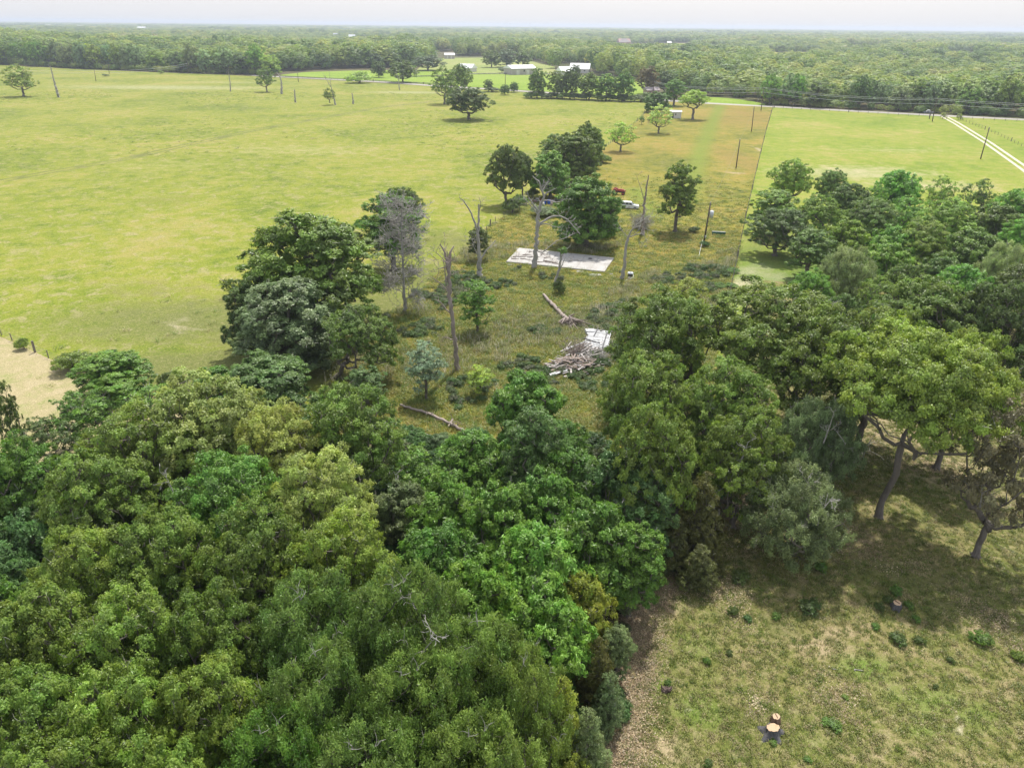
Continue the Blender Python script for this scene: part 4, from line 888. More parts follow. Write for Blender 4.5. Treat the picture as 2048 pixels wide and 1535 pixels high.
# ------------------------------------------------------------------ materials of made things
M_CONC = plain("stained_concrete", (0.42, 0.41, 0.39), 0.9, 0.10, 0.35, dirt=(0.36, 0.34, 0.31))
M_WPLANK = plain("weathered_white_board", (0.50, 0.51, 0.52), 0.8, 0.2, 2.0, dirt=(0.26, 0.26, 0.25))
M_GPLANK = plain("grey_board", (0.40, 0.37, 0.35), 0.9, 0.25, 2.0)
M_BPLANK = plain("brown_board", (0.24, 0.19, 0.16), 0.9, 0.25, 2.0)
M_WHITE = plain("white_paint", (0.78, 0.79, 0.80), 0.4, 0.05, 1.0)
M_CARW = plain("white_car_paint", (0.72, 0.74, 0.76), 0.25, 0.03, 1.0)
M_GLASS = plain("dark_glass", (0.03, 0.04, 0.05), 0.08, 0.1, 1.0)
M_TYRE = plain("tyre_rubber", (0.03, 0.03, 0.03), 0.85, 0.2, 5.0)
M_RIM = plain("rim_grey", (0.35, 0.35, 0.36), 0.4, 0.1, 5.0)
M_RED = plain("faded_red_paint", (0.42, 0.035, 0.04), 0.5, 0.2, 2.0, dirt=(0.30, 0.10, 0.07))
M_DARK = plain("dark_metal", (0.06, 0.06, 0.065), 0.6, 0.3, 3.0)
M_BLUE = plain("blue_plastic", (0.02, 0.10, 0.50), 0.4, 0.1, 3.0)
M_GREENP = plain("dark_green_paint", (0.03, 0.12, 0.07), 0.5, 0.2, 3.0)
M_POLE = bark("creosote_pole", (0.045, 0.035, 0.028), (0.13, 0.10, 0.08))
M_POST = bark("fence_post_wood", (0.10, 0.085, 0.07), (0.24, 0.21, 0.18))
M_WIRE = plain("wire", (0.16, 0.15, 0.15), 0.6, 0.1, 1.0)
M_WIREL = plain("power_wire", (0.72, 0.73, 0.75), 0.5, 0.05, 1.0)
M_GALV = plain("galvanised_grey", (0.52, 0.55, 0.58), 0.45, 0.1, 3.0)
M_ROOFW = plain("white_metal_roof", (0.80, 0.81, 0.83), 0.4, 0.06, 0.5)
M_WALLB = plain("beige_siding", (0.42, 0.38, 0.36), 0.8, 0.08, 0.5)
M_WALLW = plain("pale_siding", (0.62, 0.60, 0.58), 0.8, 0.08, 0.5)
M_WALLP = plain("pinkish_brick", (0.42, 0.27, 0.23), 0.85, 0.1, 0.5)
M_ROOFG = plain("grey_shingles", (0.30, 0.26, 0.26), 0.9, 0.15, 0.5)
M_CUT = None
def cut_mat():
    m, nt, b, o = nm("sawn_wood_face"); tc = objc(nt)
    w = nt.nodes.new("ShaderNodeTexWave"); w.wave_type = 'RINGS'; w.rings_direction = 'Z'; w.inputs["Scale"].default_value = 9; w.inputs["Distortion"].default_value = 1.5; w.inputs["Detail"].default_value = 3
    nt.links.new(tc, w.inputs[0])
    c = ramp(nt, w.outputs["Fac"], [(0.0, (0.40, 0.28, 0.17)), (1.0, (0.56, 0.42, 0.28))])
    c = mixc(nt, ramp(nt, noise(nt, 4, 5, .7, tc), [(.5, (0, 0, 0)), (.7, (1, 1, 1))]), c, (0.45, 0.26, 0.14))
    nt.links.new(c, b.inputs["Base Color"]); b.inputs["Roughness"].default_value = .85; return m
M_CUT = cut_mat(); M_CBARK = bark("dark_bark", (0.035, 0.035, 0.04), (0.14, 0.135, 0.14)); M_CBARK2 = bark("red_brown_bark", (0.09, 0.045, 0.03), (0.26, 0.16, 0.11))  # sawn faces, near-black grey bark and red-brown bark for the stumps
rg0 = random.Random(5)

# ------------------------------------------------------------------ house slab with the litter on it
SL = [g(1038, 497.5), g(1228, 517.5), g(1209, 545), g(1012, 525)]
def quad_pt(Q, u, v):
    a = [Q[0][i] * (1 - u) + Q[1][i] * u for i in (0, 1)]; b = [Q[3][i] * (1 - u) + Q[2][i] * u for i in (0, 1)]
    return tuple(a[i] * (1 - v) + b[i] * v for i in (0, 1))
slab = empty('concrete_slab', (*quad_pt(SL, .5, .5), 0), label="long bare concrete house slab with branches lying on its left half", cat='slab'); sx0, sy0 = quad_pt(SL, .5, .5)
nu_, nv_ = 7, 2
for i in range(nu_):
    for j in range(nv_):
        e = .003; u0, u1 = i / nu_ + e * .6, (i + 1) / nu_ - e * .6; v0, v1 = j / nv_ + e * 2, (j + 1) / nv_ - e * 2
        q = [quad_pt(SL, u0, v0), quad_pt(SL, u1, v0), quad_pt(SL, u1, v1), quad_pt(SL, u0, v1)]; zt = .26 + rg0.uniform(-.012, .012)
        V = [(a - sx0, b - sy0, -.1) for a, b in q] + [(a - sx0, b - sy0, zt) for a, b in q]
        child('slab_panel', mesh('slab_panel', V, [(0, 1, 2, 3), (7, 6, 5, 4), (0, 4, 5, 1), (1, 5, 6, 2), (2, 6, 7, 3), (3, 7, 4, 0)], M_CONC), slab)
V = [(a - sx0, b - sy0, z) for z in (-.12, .20) for a, b in SL]
child('slab_base', mesh('slab_base', V, [(0, 1, 2, 3), (7, 6, 5, 4), (0, 4, 5, 1), (1, 5, 6, 2), (2, 6, 7, 3), (3, 7, 4, 0)], M_CONC), slab)
for i, (u, v, L, a) in enumerate([(.10, .62, 3.2, .15), (.18, .75, 2.6, -.3), (.14, .45, 1.8, .5), (.22, .55, 2.2, .2), (.07, .8, 1.6, -.1), (.33, .85, 2.8, .25), (.40, .72, 2.0, -.35), (.44, .8, 2.4, -.2), (.36, .5, 1.4, .8), (.30, .3, 1.2, .1), (.5, .85, 1.8, -.5), (.16, .2, 1.0, .4), (.62, .55, .9, .2), (.25, .15, 1.2, -.6)]):
    x, y = quad_pt(SL, u, v); rg = np.random.default_rng(300 + i)
    P = [(-L / 2, 0, .08), (-L / 6, rg.normal() * .15, .14), (L / 6, rg.normal() * .2, .10), (L / 2, rg.normal() * .2, .05)]
    solo('fallen_branch', dead_mesh('fallen_branch', [(P, [.10, .09, .07, .04], 4)], 320 + i, .5, M_DEADB), (x, y, .27), a, label="dead branch lying on the concrete slab", cat='branch', group="branches littering the slab")
for i, (px, py, sx, sy) in enumerate([(1160, 541, 1.3, .8), (1190, 548, 2.4, 1.2), (1222, 546, .8, .5), (1036, 496, 1.2, .5), (1020, 528, .9, .5), (1111, 486, .5, .4), (1226, 552, .5, .4), (1180, 518, .7, .6), (1060, 515, 1.0, .5)]):
    x, y = g(px, py, .2); mb = MB(); mb.box(0, 0, .05, sx, sy, .10, taper=.85)
    solo('concrete_chunk', mb.mesh('concrete_chunk', M_CONC if i != 7 else M_DARK), (x, y, .29 if i in (7, 8) else .02), rg0.uniform(-.4, .4), label=("dark lump lying on the right half of the slab" if i == 7 else "pale broken slab chunk lying by the concrete slab"), cat='rubble', group=None if i == 7 else "broken pieces round the slab")
# ------------------------------------------------------------------ white plank platform and lumber heap
PL = [g(1178, 656, .5), g(1221, 662, .5), g(1217, 697, .5), g(1168, 693, .5)]
px0, py0 = quad_pt(PL, .5, .5); o = empty('plank_platform', (px0, py0, 0), label="collapsed white plank floor beside the dark rounded oak", cat='platform')
n = 20
for i in range(n):
    v = (i + .5) / n; a = Vector(quad_pt(PL, rg0.uniform(-.04, .05), v)); b = Vector(quad_pt(PL, rg0.uniform(.93, 1.04), v)); d = b - a; c_ = (a + b) / 2
    w = (Vector(quad_pt(PL, .5, 1)) - Vector(quad_pt(PL, .5, 0))).length / n
    mb = MB(); mb.box(c_.x - px0, c_.y - py0, .50 + rg0.uniform(-.03, .05), d.length, w * rg0.uniform(.8, .93), .05, rz=math.atan2(d.y, d.x) + rg0.uniform(-.015, .015))
    child('plank', mb.mesh('plank', M_WPLANK), o)
for u, v0, v1, z in ((.36, -.05, .42, .60), (.80, .15, 1.02, .60), (.98, .0, .9, .62), (.60, -.02, .12, .60)):
    a = Vector(quad_pt(PL, u + .06, v0)); b = Vector(quad_pt(PL, u - .05, v1)); d = b - a; c_ = (a + b) / 2
    mb = MB(); mb.box(c_.x - px0, c_.y - py0, z, d.length, .16, .12, rz=math.atan2(d.y, d.x)); child('beam', mb.mesh('beam', M_DARK if u != .98 else M_WPLANK), o)
a = Vector(quad_pt(PL, -.15, .60)); b = Vector(quad_pt(PL, .62, .78)); d = b - a; c_ = (a + b) / 2
mb = MB(); mb.box(c_.x - px0, c_.y - py0, .60, d.length, .15, .12, rz=math.atan2(d.y, d.x)); child('beam', mb.mesh('beam', M_DARK), o)
mb = MB(); mb.box(-3.4, 3.0, .55, 2.2, 1.6, .5, rz=-.1)
x, y = g(1180, 661, .5); solo('white_crate', MB().box(0, 0, .32, 1.5, 1.2, .62, rz=.1, taper=.9).mesh('white_crate', M_WPLANK), (x, y, 0), label="pale box at the far left corner of the white planks", cat='box')
for j in range(5):
    for i in range(2):
        q = quad_pt(PL, .05 + .9 * i, .1 + .2 * j); mb = MB().box(q[0] - px0, q[1] - py0, .23, .2, .2, .46); child('footing', mb.mesh('footing', M_GPLANK), o)
def heap(name, px, py, rx, ry, h, n, Lr, mats, label, cat, seed, w=(.1, .28), main=None, spread=.5):
    x0, y0 = g(px, py); o = empty(name, (x0, y0, 0), label=label, cat=cat); r = random.Random(seed)
    for i in range(n):
        th = r.uniform(0, 6.28); q = math.sqrt(r.random()); x = rx * q * math.cos(th); y = ry * q * math.sin(th); z = h * (1 - q ** 1.6) * r.uniform(.35, 1) + .06
        rz = (main if main is not None else 0) + r.gauss(0, spread) if main is not None else r.uniform(0, 3.14)
        L = r.uniform(*Lr); mb = MB(); mb.box(0, 0, 0, L, r.uniform(*w), r.uniform(.03, .07), rz=rz, rx=r.uniform(-.4, .4), ry=r.uniform(-.22, .22))
        c = child('board', mb.mesh('board', r.choice(mats)), o); c.location = (x, y, z)
    return o
heap('lumber_heap', 1150, 735, 3.9, 3.0, 1.7, 190, (.8, 2.4), [M_GPLANK, M_BPLANK, M_BPLANK, M_BPLANK, M_GPLANK], "jumbled heap of grey and brown boards in front of the white planks", 'lumber heap', 11, main=.35, spread=.6)
heap('board_stack', 1170, 702, 3.4, 2.4, .9, 46, (2.4, 4.4), [M_GPLANK, M_WPLANK, M_GPLANK], "loose grey boards sliding off the white planks toward the heap", 'lumber', 12, main=.95, spread=.25)
for px, py, w, rz in ((1120, 726, .9, .5), (1117, 744, 2.6, .45)):
    x, y = g(px, py, .5); solo('loose_board', MB().box(0, 0, .4, w if w > 1 else .9, .55, .07, rx=.1, ry=-.1).mesh('loose_board', M_WPLANK), (x, y, .1), rz, label="white scrap of board at the left edge of the heap" if w < 1 else "long pale plank leaning at the lower left of the heap", cat='board')
x, y = g(1148, 712); mb = MB(); o = solo('brush_pile', dead_mesh('brush_pile', [((( rg0.uniform(-2, 2), rg0.uniform(-1.4, 1.4), .1), (rg0.uniform(-2, 2), rg0.uniform(-1.4, 1.4), rg0.uniform(.9, 1.9))), (.05, .02), 8) for _ in range(14)], 55, .6, M_DEADB), (x, y, 0), label="tangle of brown dead twigs on top of the lumber heap", cat='brush')
x, y = g(1195, 722); o = solo('brush_pile', dead_mesh('brush_pile', [(((rg0.uniform(-3, 3), rg0.uniform(-1.5, 1.5), .1), (rg0.uniform(-3, 3), rg0.uniform(-1.5, 1.5), rg0.uniform(.5, 1.2))), (.05, .02), 8) for _ in range(14)], 56, .6), (x, y, 0), label="grey dead brush between the white planks and the oak", cat='brush')
x, y = g(1280, 458); solo('brush_pile', dead_mesh('brush_pile', [(((rg0.uniform(-2, 2), rg0.uniform(-1.5, 1.5), .1), (rg0.uniform(-2.4, 2.4), rg0.uniform(-1.5, 1.5), rg0.uniform(.5, 3.2))), (.06, .02), 9) for _ in range(26)], 57, 1.0), (x, y, 0), label="grey brush heaped round the foot of the dark snag", cat='brush')
# ------------------------------------------------------------------ fallen logs
def fallen(name, pts, r0, r1, label, seed, m, roots=0, tw=2):
    x0, y0 = g(*pts[0]); o = empty(name, (x0, y0, 0), label=label, cat='log'); P = []
    for i, (px, py) in enumerate(pts):
        rr = r0 + (r1 - r0) * i / (len(pts) - 1); x, y = g(px, py, rr); P.append((x - x0, y - y0, rr * .9 + .25))
    child('trunk', dead_mesh(name, [(P, list(np.linspace(r0, r1, len(P))), tw)], seed, .7, m), o)
    if roots:
        e = np.array(P[-1]); rg = np.random.default_rng(seed); segs = []
        for i in range(roots):
            a = e + rg.normal(size=3) * [.7, .6, .3]; d = rg.normal(size=3) * [1.5, .8, .5] + np.array([.9, -1.1, .0]); b = a + d; b[2] = max(.1, b[2]); a[2] = max(.15, a[2]); segs.append((*a, *b, rg.uniform(.10, .2), .04))
        V, Q = frusta(segs); child('splinters', npmesh(name + '_splinters', V, Q, M_DEADB, smooth=True), o)
fallen('fallen_log', [(1087, 591), (1100, 606), (1114, 620), (1130, 636), (1138, 643)], .22, .36, "fallen grey log ending in a mass of splintered wood in the clearing", 71, M_DEADB, roots=46)
fallen('fallen_log', [(800, 812), (830, 822), (852, 828), (880, 840), (905, 852), (934, 868)], .13, .21, "long fallen trunk lying at the near edge of the clearing", 72, M_DEADB, tw=7)
fallen('fallen_log', [(897, 856), (902, 847), (905, 842)], .10, .14, "short broken limb leaning on the long fallen trunk", 73, M_DEADB)
fallen('thin_pole', [(853, 872), (880, 878), (900, 881)], .06, .05, "upper of two thin pale poles lying below the long fallen trunk", 74, M_DEAD, tw=0)
fallen('thin_pole', [(856, 878), (880, 882), (897, 886)], .06, .05, "lower of two thin pale poles lying below the long fallen trunk", 75, M_DEAD, tw=0)
fallen('fallen_branch', [(1170, 491), (1185, 496), (1199, 500)], .08, .06, "pale fallen branch in the grass behind the slab", 76, M_DEAD)
x, y = g(1718, 1340); solo('stick', dead_mesh('stick', [([(-.35, .05, .06), (0, 0, .08), (.32, -.07, .06)], [.04, .05, .03], 1)], 77, .2), (x, y, 0), label="short white stick on the green patch of the yard", cat='stick')
x, y = g(1668, 1338); solo('stick', dead_mesh('stick', [([(-.2, .03, .05), (.15, -.03, .05)], [.03, .03], 0)], 78, .2), (x, y, 0), label="smaller white stick left of the white one on the yard", cat='stick')
# ------------------------------------------------------------------ stumps
def stump(px, py, r, h, label, mb_, seed, rz=0, tilt=.12, flare=1.7, notch=False, tall=1.0):
    x, y = g(px, py); o = empty('tree_stump', (x, y, 0), rz, label=label, cat='stump'); rg = np.random.default_rng(seed); k = 26; V = []; Fs = []
    ph = rg.uniform(0, 6.28, 5); ring = []
    for li, (f, s) in enumerate(((-.1, flare * 1.1), (.12, flare), (.35, 1.28), (.65, 1.08), (.93, 1.0), (1.0, .96))):
        for i in range(k):
            t = 2 * math.pi * i / k; lob = 1 + (.26 * (1 - max(0, f)) + .05) * math.sin(5 * t + ph[0]) + .06 * math.sin(9 * t + ph[1]) + rg.normal() * .02
            rr = r * s * lob; V.append((rr * math.cos(t), rr * .9 * math.sin(t), f * h + (tilt * math.cos(t + 1.1) * r if f > .5 else 0)))
    for l in range(5):
        for i in range(k): Fs.append((l * k + i, l * k + (i + 1) % k, (l + 1) * k + (i + 1) % k, (l + 1) * k + i))
    child('bark', mesh('stump_bark', V, Fs, mb_, True), o)
    top = [Vector(v) for v in V[5 * k:]]; c_ = sum(top, Vector()) / k
    T = [c_ + (p - c_) * .98 + Vector((0, 0, .004)) for p in top]; T2 = [c_ + (p - c_) * .5 + Vector((0, 0, .012)) for p in top]
    child('cut_face', mesh('stump_face', T + T2 + [c_ + Vector((0, 0, .014))], [(i, (i + 1) % k, k + (i + 1) % k, k + i) for i in range(k)] + [(k + i, k + (i + 1) % k, 2 * k) for i in range(k)], M_CUT), o)
    if notch:
        child('split', MB().box(c_.x + r * .1, c_.y, c_.z + .03, r * 1.3, r * .16, .05, rz=.9).mesh('split', M_CBARK2), o)
    return o
stump(1543, 1466, .43, .62, "big freshly cut stump with black flared roots, the nearer of a pair", M_CBARK, 81, .3, .25, 1.75)
stump(1549, 1446, .27, .72, "slimmer cut stump with reddish bark just behind the big one", M_CBARK2, 82, .8, .10, 1.15, notch=True)
stump(1791, 1216, .34, .62, "lone grey stump with orange split top on the upper yard", M_CBARK, 83, 1.2, .10, 1.2, notch=True)
x, y = g(1332, 1380); o = empty('rotted_stump', (x, y, 0), label="low dark rotted stump in the green near the litter strip", cat='stump')
child('wood', dead_mesh('rotted_stump', [([(rg0.uniform(-.3, .3), rg0.uniform(-.2, .2), -.05), (rg0.uniform(-.45, .45), rg0.uniform(-.3, .3), rg0.uniform(.12, .4))], [.13, .04], 0) for _ in range(16)], 84, .3, bark("rotten_wood", (0.03, 0.02, 0.02), (0.20, 0.14, 0.12))), o)

# ------------------------------------------------------------------ vehicles
def wheel(parent, x, y, r, w, side, tm=M_TYRE, rm=M_RIM):
    t = child('wheel', MB().tube((x, y - w / 2, r), (x, y + w / 2, r), r, k=18).mesh('tyre', tm), parent)
    child('rim', MB().tube((x, y - w / 2 - .012, r), (x, y + w / 2 + .012, r), r * .58, k=14).mesh('rim', rm), t)
def vehicle(name, px, py, rz, label, paint, kind):
    x, y = g(px, py); o = empty(name, (x, y, 0), rz, label=label, cat='car' if kind == 'suv' else 'pickup truck')
    if kind == 'suv':
        body = [(-2.3, .45), (-2.32, .95), (-2.2, 1.05), (1.0, 1.05), (2.15, .98), (2.3, .85), (2.32, .42), (1.9, .32), (-1.9, .32)]; cab = [(-2.2, 1.05), (-2.05, 1.68), (-1.85, 1.76), (.15, 1.76), (.35, 1.68), (1.0, 1.05)]
    else:
        body = [(-2.8, .55), (-2.82, 1.08), (-.75, 1.08), (1.3, 1.08), (2.6, 1.0), (2.75, .85), (2.75, .5), (2.2, .4), (-2.3, .4)]; cab = [(-.8, 1.08), (-.7, 1.78), (-.55, 1.86), (.45, 1.86), (.6, 1.78), (1.3, 1.08)]
    b = MB().prism(body, -.88, .88).mesh('body', paint); child('body', b, o)
    cm_ = MB().prism(cab, -.76, .76).mesh('cabin', paint if kind == 'suv' else M_WHITE); child('cabin', cm_, o)
    x0, x1 = cab[0][0], cab[-1][0]
    for s in (-1, 1):
        if kind == 'suv': wins = [(-1.95, -1.15), (-1.05, -.25), (-.15, .55)]
        else: wins = [(-.55, .0), (.08, .72)]
        for a, c_ in wins: child('window', MB().prism([(a, 1.14), (a + .05, 1.62), (c_ - .1, 1.62), (c_ + .08, 1.14)], s * .762 if s > 0 else -.785, .785 if s > 0 else -.762).mesh('window', M_GLASS), o)
    ws = [(cab[-1][0] - .04, 1.10), (cab[-2][0] + .02, 1.64)]
    V = [(ws[0][0] + .03, -.66, ws[0][1]), (ws[0][0] + .03, .66, ws[0][1]), (ws[1][0] + .03, .6, ws[1][1]), (ws[1][0] + .03, -.6, ws[1][1])]
    V += [(a - .03, b_, c_ - .03) for a, b_, c_ in V]
    child('windscreen', mesh('windscreen', V, [(0, 1, 2, 3), (7, 6, 5, 4), (0, 4, 5, 1), (1, 5, 6, 2), (2, 6, 7, 3), (3, 7, 4, 0)], M_GLASS), o)
    fx = body[5][0]
    for s in (-1, 1):
        child('headlight', MB().box(fx + .01, s * .66, .80, .05, .26, .14).mesh('headlight', M_RIM), o)
        for wx in ((-1.45, 1.45) if kind == 'suv' else (-1.7, 1.75)): wheel(o, wx, s * .80, .36, .22, s)
    child('bumper', MB().box(fx + .03, 0, .50, .12, 1.7, .18).mesh('bumper', M_RIM), o)
    if kind != 'suv': child('cargo_bed', MB().box(-1.8, 0, 1.085, 1.85, 1.45, .03).mesh('bed', M_DARK), o)
    return o
vehicle('white_car', 1259, 417, math.radians(-14), "old white boxy car parked by the green tree below the tractor", M_CARW, 'suv')
vehicle('pickup_truck', 1856, 227, math.radians(158), "grey pickup truck with white cab driving on the road", plain("grey_truck_paint", (0.16, 0.17, 0.19), .35, .05), 'truck')
# tractor
x, y = g(1236, 389); t = empty('tractor', (x, y, 0), math.radians(-16), label="old red farm tractor standing in the grass above the white car", cat='tractor')
child('hood', MB().prism([(-.2, .95), (-.2, 1.5), (.1, 1.58), (1.55, 1.48), (1.7, 1.35), (1.7, .95)], -.32, .32).mesh('hood', M_RED), t)
child('chassis', MB().box(.5, 0, .78, 2.7, .4, .4).mesh('chassis', M_DARK), t); child('grille', MB().box(1.72, 0, 1.15, .05, .5, .45).mesh('grille', M_RIM), t)
for s in (-1, 1):
    wheel(t, -.85, s * .85, .78, .42, s, M_TYRE, M_RED); wheel(t, 1.45, s * .62, .42, .24, s, M_TYRE, M_RED)
    child('fender', MB().prism([(-1.6, 1.15), (-1.35, 1.55), (-.85, 1.75), (-.4, 1.6), (-.2, 1.25), (-.3, 1.2), (-.85, 1.62), (-1.4, 1.2)], s * .85 - .24, s * .85 + .24).mesh('fender', M_RED), t)
child('seat', MB().box(-.85, 0, 1.45, .5, .5, .12).box(-1.08, 0, 1.68, .1, .5, .4).mesh('seat', M_DARK), t)
child('steering_wheel', MB().tube((-.35, 0, 1.72), (-.38, 0, 1.76), .22, k=12).tube((-.1, 0, 1.45), (-.36, 0, 1.74), .03, k=6).mesh('steering', M_DARK), t)
child('exhaust', MB().tube((.7, .2, 1.5), (.7, .2, 2.15), .05, k=8).mesh('exhaust', M_DARK), t)
child('loader_arm', MB().box(.9, .48, 1.2, 2.4, .10, .14, ry=.1).box(.9, -.48, 1.2, 2.4, .10, .14, ry=.1).mesh('loader_arm', M_RED), t)
# barrels and junk
for i, (px, py, m, r, h, lab, cat) in enumerate([(1097.5, 408, M_BLUE, .42, 1.15, "wider blue barrel in the junk at the back of the lot", 'barrel'), (1090, 408, M_BLUE, .30, 1.0, "narrow blue barrel left of the wider one", 'barrel'), (1087, 411, M_WHITE, .28, .8, "white drum in front of the blue barrels", 'drum'), (1106, 405, M_WPLANK, .40, .6, "pale tub right of the blue barrels", 'tub'), (1103, 411, M_BPLANK, .35, .8, "rusty drum right of the blue barrels", 'drum')]):
    x, y = g(px, py); o = empty('barrel' if i < 2 else 'drum', (x, y, 0), label=lab, cat=cat)
    child('shell', MB().tube((0, 0, 0), (0, 0, h * .33), r * .94, r, 16).tube((0, 0, h * .33), (0, 0, h * .66), r, r, 16).tube((0, 0, h * .66), (0, 0, h), r, r * .93, 16).mesh('shell', m), o)
    child('lid', MB().tube((0, 0, h), (0, 0, h + .04), r * .96, k=16).mesh('lid', m), o)
heap('junk_pile', 1112, 404, 3.2, 1.6, 1.0, 22, (.5, 1.6), [M_GPLANK, M_WPLANK, M_BPLANK, M_DARK], "mixed scrap piled right of the blue barrels", 'junk pile', 21, w=(.2, .6))
heap('junk_pile', 1075, 404, 2.4, 1.2, .9, 14, (.5, 1.4), [M_GPLANK, M_WPLANK, M_RED], "mixed scrap piled left of the blue barrels", 'junk pile', 22, w=(.2, .6))
heap('board_pile', 1145, 368, 3.6, 1.6, .6, 18, (2.0, 4.0), [M_GPLANK, M_BPLANK], "low pile of brown boards in front of the lot thicket", 'lumber', 23, main=.5, spread=.15)
# green bench-like rack
x, y = g(1437, 470); o = empty('metal_rack', (x, y, 0), math.radians(-12), label="low dark green rack with a pale top bar near the transformer pole", cat='rack')
child('top_bar', MB().box(0, .1, .74, 2.9, .3, .08).mesh('top', M_WPLANK), o); child('side_panel', MB().box(0, -.18, .5, 3.0, .06, .42).mesh('side', M_GREENP), o)
child('side_panel', MB().box(0, .3, .5, 3.0, .06, .42).mesh('side', M_GREENP), o)
for s in (-1.35, -.45, .45, 1.35): child('leg', MB().box(s, 0, .17, .1, .5, .34).mesh('leg', M_GREENP), o)
TB('shrub', 1388, 465, 451, 24, 'dark', "low dark bush between the lone elm and the transformer pole")
# discarded tub
x, y = g(1257, 556); o = empty('discarded_tub', (x, y, 0), math.radians(62), label="pale round-topped wreck with a bent white rail right of the thin dead tree", cat='wreck'); o.scale = (.75, .75, .75)
child('drum_top', MB().tube((1.2, 0, .9), (1.2, 0, 1.15), .78, .66, 16).mesh('top', M_GALV), o); child('dark_body', MB().tube((1.2, 0, .1), (1.2, 0, .9), .62, .55, 14).mesh('body', M_DARK), o); child('hole', MB().tube((1.2, 0, 1.14), (1.2, 0, 1.17), .30, k=12).mesh('hole', M_DARK), o)
child('rail', MB().path([(1.9, -.5, .4), (1.0, -.95, .25), (-.3, -.9, .2), (-1.6, -.4, .15), (-2.4, 0, .1)], [.07] * 5, 6).mesh('rail', M_WHITE), o); child('frame', MB().box(-.3, -.3, .25, 2.6, .5, .2, rz=.1).mesh('frame', M_DARK), o)
x, y = g(1404, 488); x2, y2 = g(1397.5, 513); solo('white_pipe', MB().tube((0, 0, .9), (x2 - x, y2 - y, .1), .035, .035, 8).mesh('white_pipe', M_WHITE), (x, y, 0), label="thin white pipe slanting down from the transformer pole's foot", cat='pipe')

# ------------------------------------------------------------------ poles and wires
def pole(bx, by, top, label, r=.16, arm=False, tf=False, dz=0, thick=1.0, cat='utility pole'):
    x, y = g(bx, by); tx, _, h = vp(top[0], top[1], y); o = empty('utility_pole', (x, y, 0), label=label, cat=cat)
    child('pole', MB().tube((0, 0, -.3), (tx - x, 0, h), r * 1.15, r * .85, 10).mesh('pole', M_POLE, True), o)
    child('insulator', MB().tube((tx - x, 0, h), (tx - x, 0, h + .3), .07, .04, 8).mesh('insulator', M_GALV), o)
    if arm: child('crossarm', MB().box(tx - x, .12, h - .5, .12, .12, 2.4, rx=0, ry=math.pi / 2).mesh('arm', M_POLE), o)
    if tf:
        cc = child('transformer', MB().tube((tx - x + .55, 0, h - 3.1), (tx - x + .55, 0, h - 1.7), .42, .42, 14).mesh('can', M_GALV, True), o)
        child('lid', MB().tube((tx - x + .55, 0, h - 1.7), (tx - x + .55, 0, h - 1.6), .44, .2, 14).mesh('lid', M_GALV), cc)
        child('bushing', MB().tube((tx - x + .55, 0, h - 1.6), (tx - x + .55, 0, h - 1.3), .06, .05, 8).mesh('bush', M_WHITE), cc)
        child('meter_box', MB().box(.14, -.2, 1.5, .3, .2, .5).mesh('meter', M_GALV), o)
    return Vector((tx, y, h))
p1 = pole(1407.5, 486, (1421, 406), "brown power pole with a grey transformer can, nearest in the lot", .17, tf=True)
p2 = pole(1472, 336, (1480, 279), "bare pole, second of the line up the orange lot", .17)
p3 = pole(1503, 263, (1508.5, 213), "third pole of the line up the orange lot", .17)
p4 = pole(1522, 221, (1528, 176), "tall roadside pole where the lot's line meets the road line", .2, arm=True)
p5 = pole(1961, 318, (1979, 255), "leaning-looking pole beside the two-track drive", .17)
p6 = pole(1864.5, 243, (1874, 198), "tall roadside pole left of the drive's gate", .2, arm=True)
p7 = pole(1858.5, 238, (1864, 216), "short pole just left of the taller roadside pole", .17)
p8 = pole(1305, 203, (1308, 165), "roadside pole half hidden by the rusty brown tree", .2, arm=True)
p9 = pole(1010.5, 170, (1011, 148), "pole standing before the bright paddock", .2)
p10 = pole(597, 164, (595, 146), "pole beside the road right of the bent snag", .2)
p11 = pole(192, 163, (188.5, 141), "thin pole on the far left pasture, nearer of two", .2)
p12 = pole(218.5, 148, (216, 128), "thin pole against the far left wood", .2)
p13 = pole(376, 148, (375, 127), "pole against the far tree line at left", .2)
p0 = Vector((ray(2500, 216)[0] * .25, 0, 0)); q_ = g(2400, 262); pR = Vector((q_[0], q_[1], p6.z)); q_ = g(-200, 150); pL = Vector((q_[0], q_[1], p11.z))
def wire(a, b, sag, label, r=.045, off=(0, 0, 0), group=None):
    wm = M_WIREL if r > .05 else M_WIRE
    a = a + Vector(off); b = b + Vector(off); P = [a.lerp(b, i / 16) - Vector((0, 0, sag * 4 * (i / 16) * (1 - i / 16))) for i in range(17)]
    solo('power_line', MB().path([p - a for p in P], [r] * 17, 4).mesh('power_line', wm), a, label=label, cat='wire', group=group)
for oz, ox, nm_ in ((.3, 0, 'upper'), (-.45, 1.0, 'middle'), (-2.2, 0, 'lower')):
    for a, b in ((p8, p4), (p4, p6), (p6, pR)): wire(a, b, 1.6, nm_ + " power line along the road in front of the wood", .08, (ox, 0, oz), "roadside power lines, " + nm_)
wire(p1, p2, 1.0, "single power line from the transformer pole to the second pole", .018); wire(p2, p3, 1.0, "single power line between the second and third poles", .02); wire(p3, p4, .8, "single power line from the third pole to the road", .025)
wire(p6, p5, 1.2, "single power line from the road to the pole by the drive", .02)
for oz in (0, -1.6): wire(p11, p13, 2.0, "pair of power lines crossing the far left pasture", .09, (0, 0, oz), "pair of lines at far left"); wire(pL, p11, 2.0, "pair of power lines crossing the far left pasture", .09, (0, 0, oz), "pair of lines at far left")

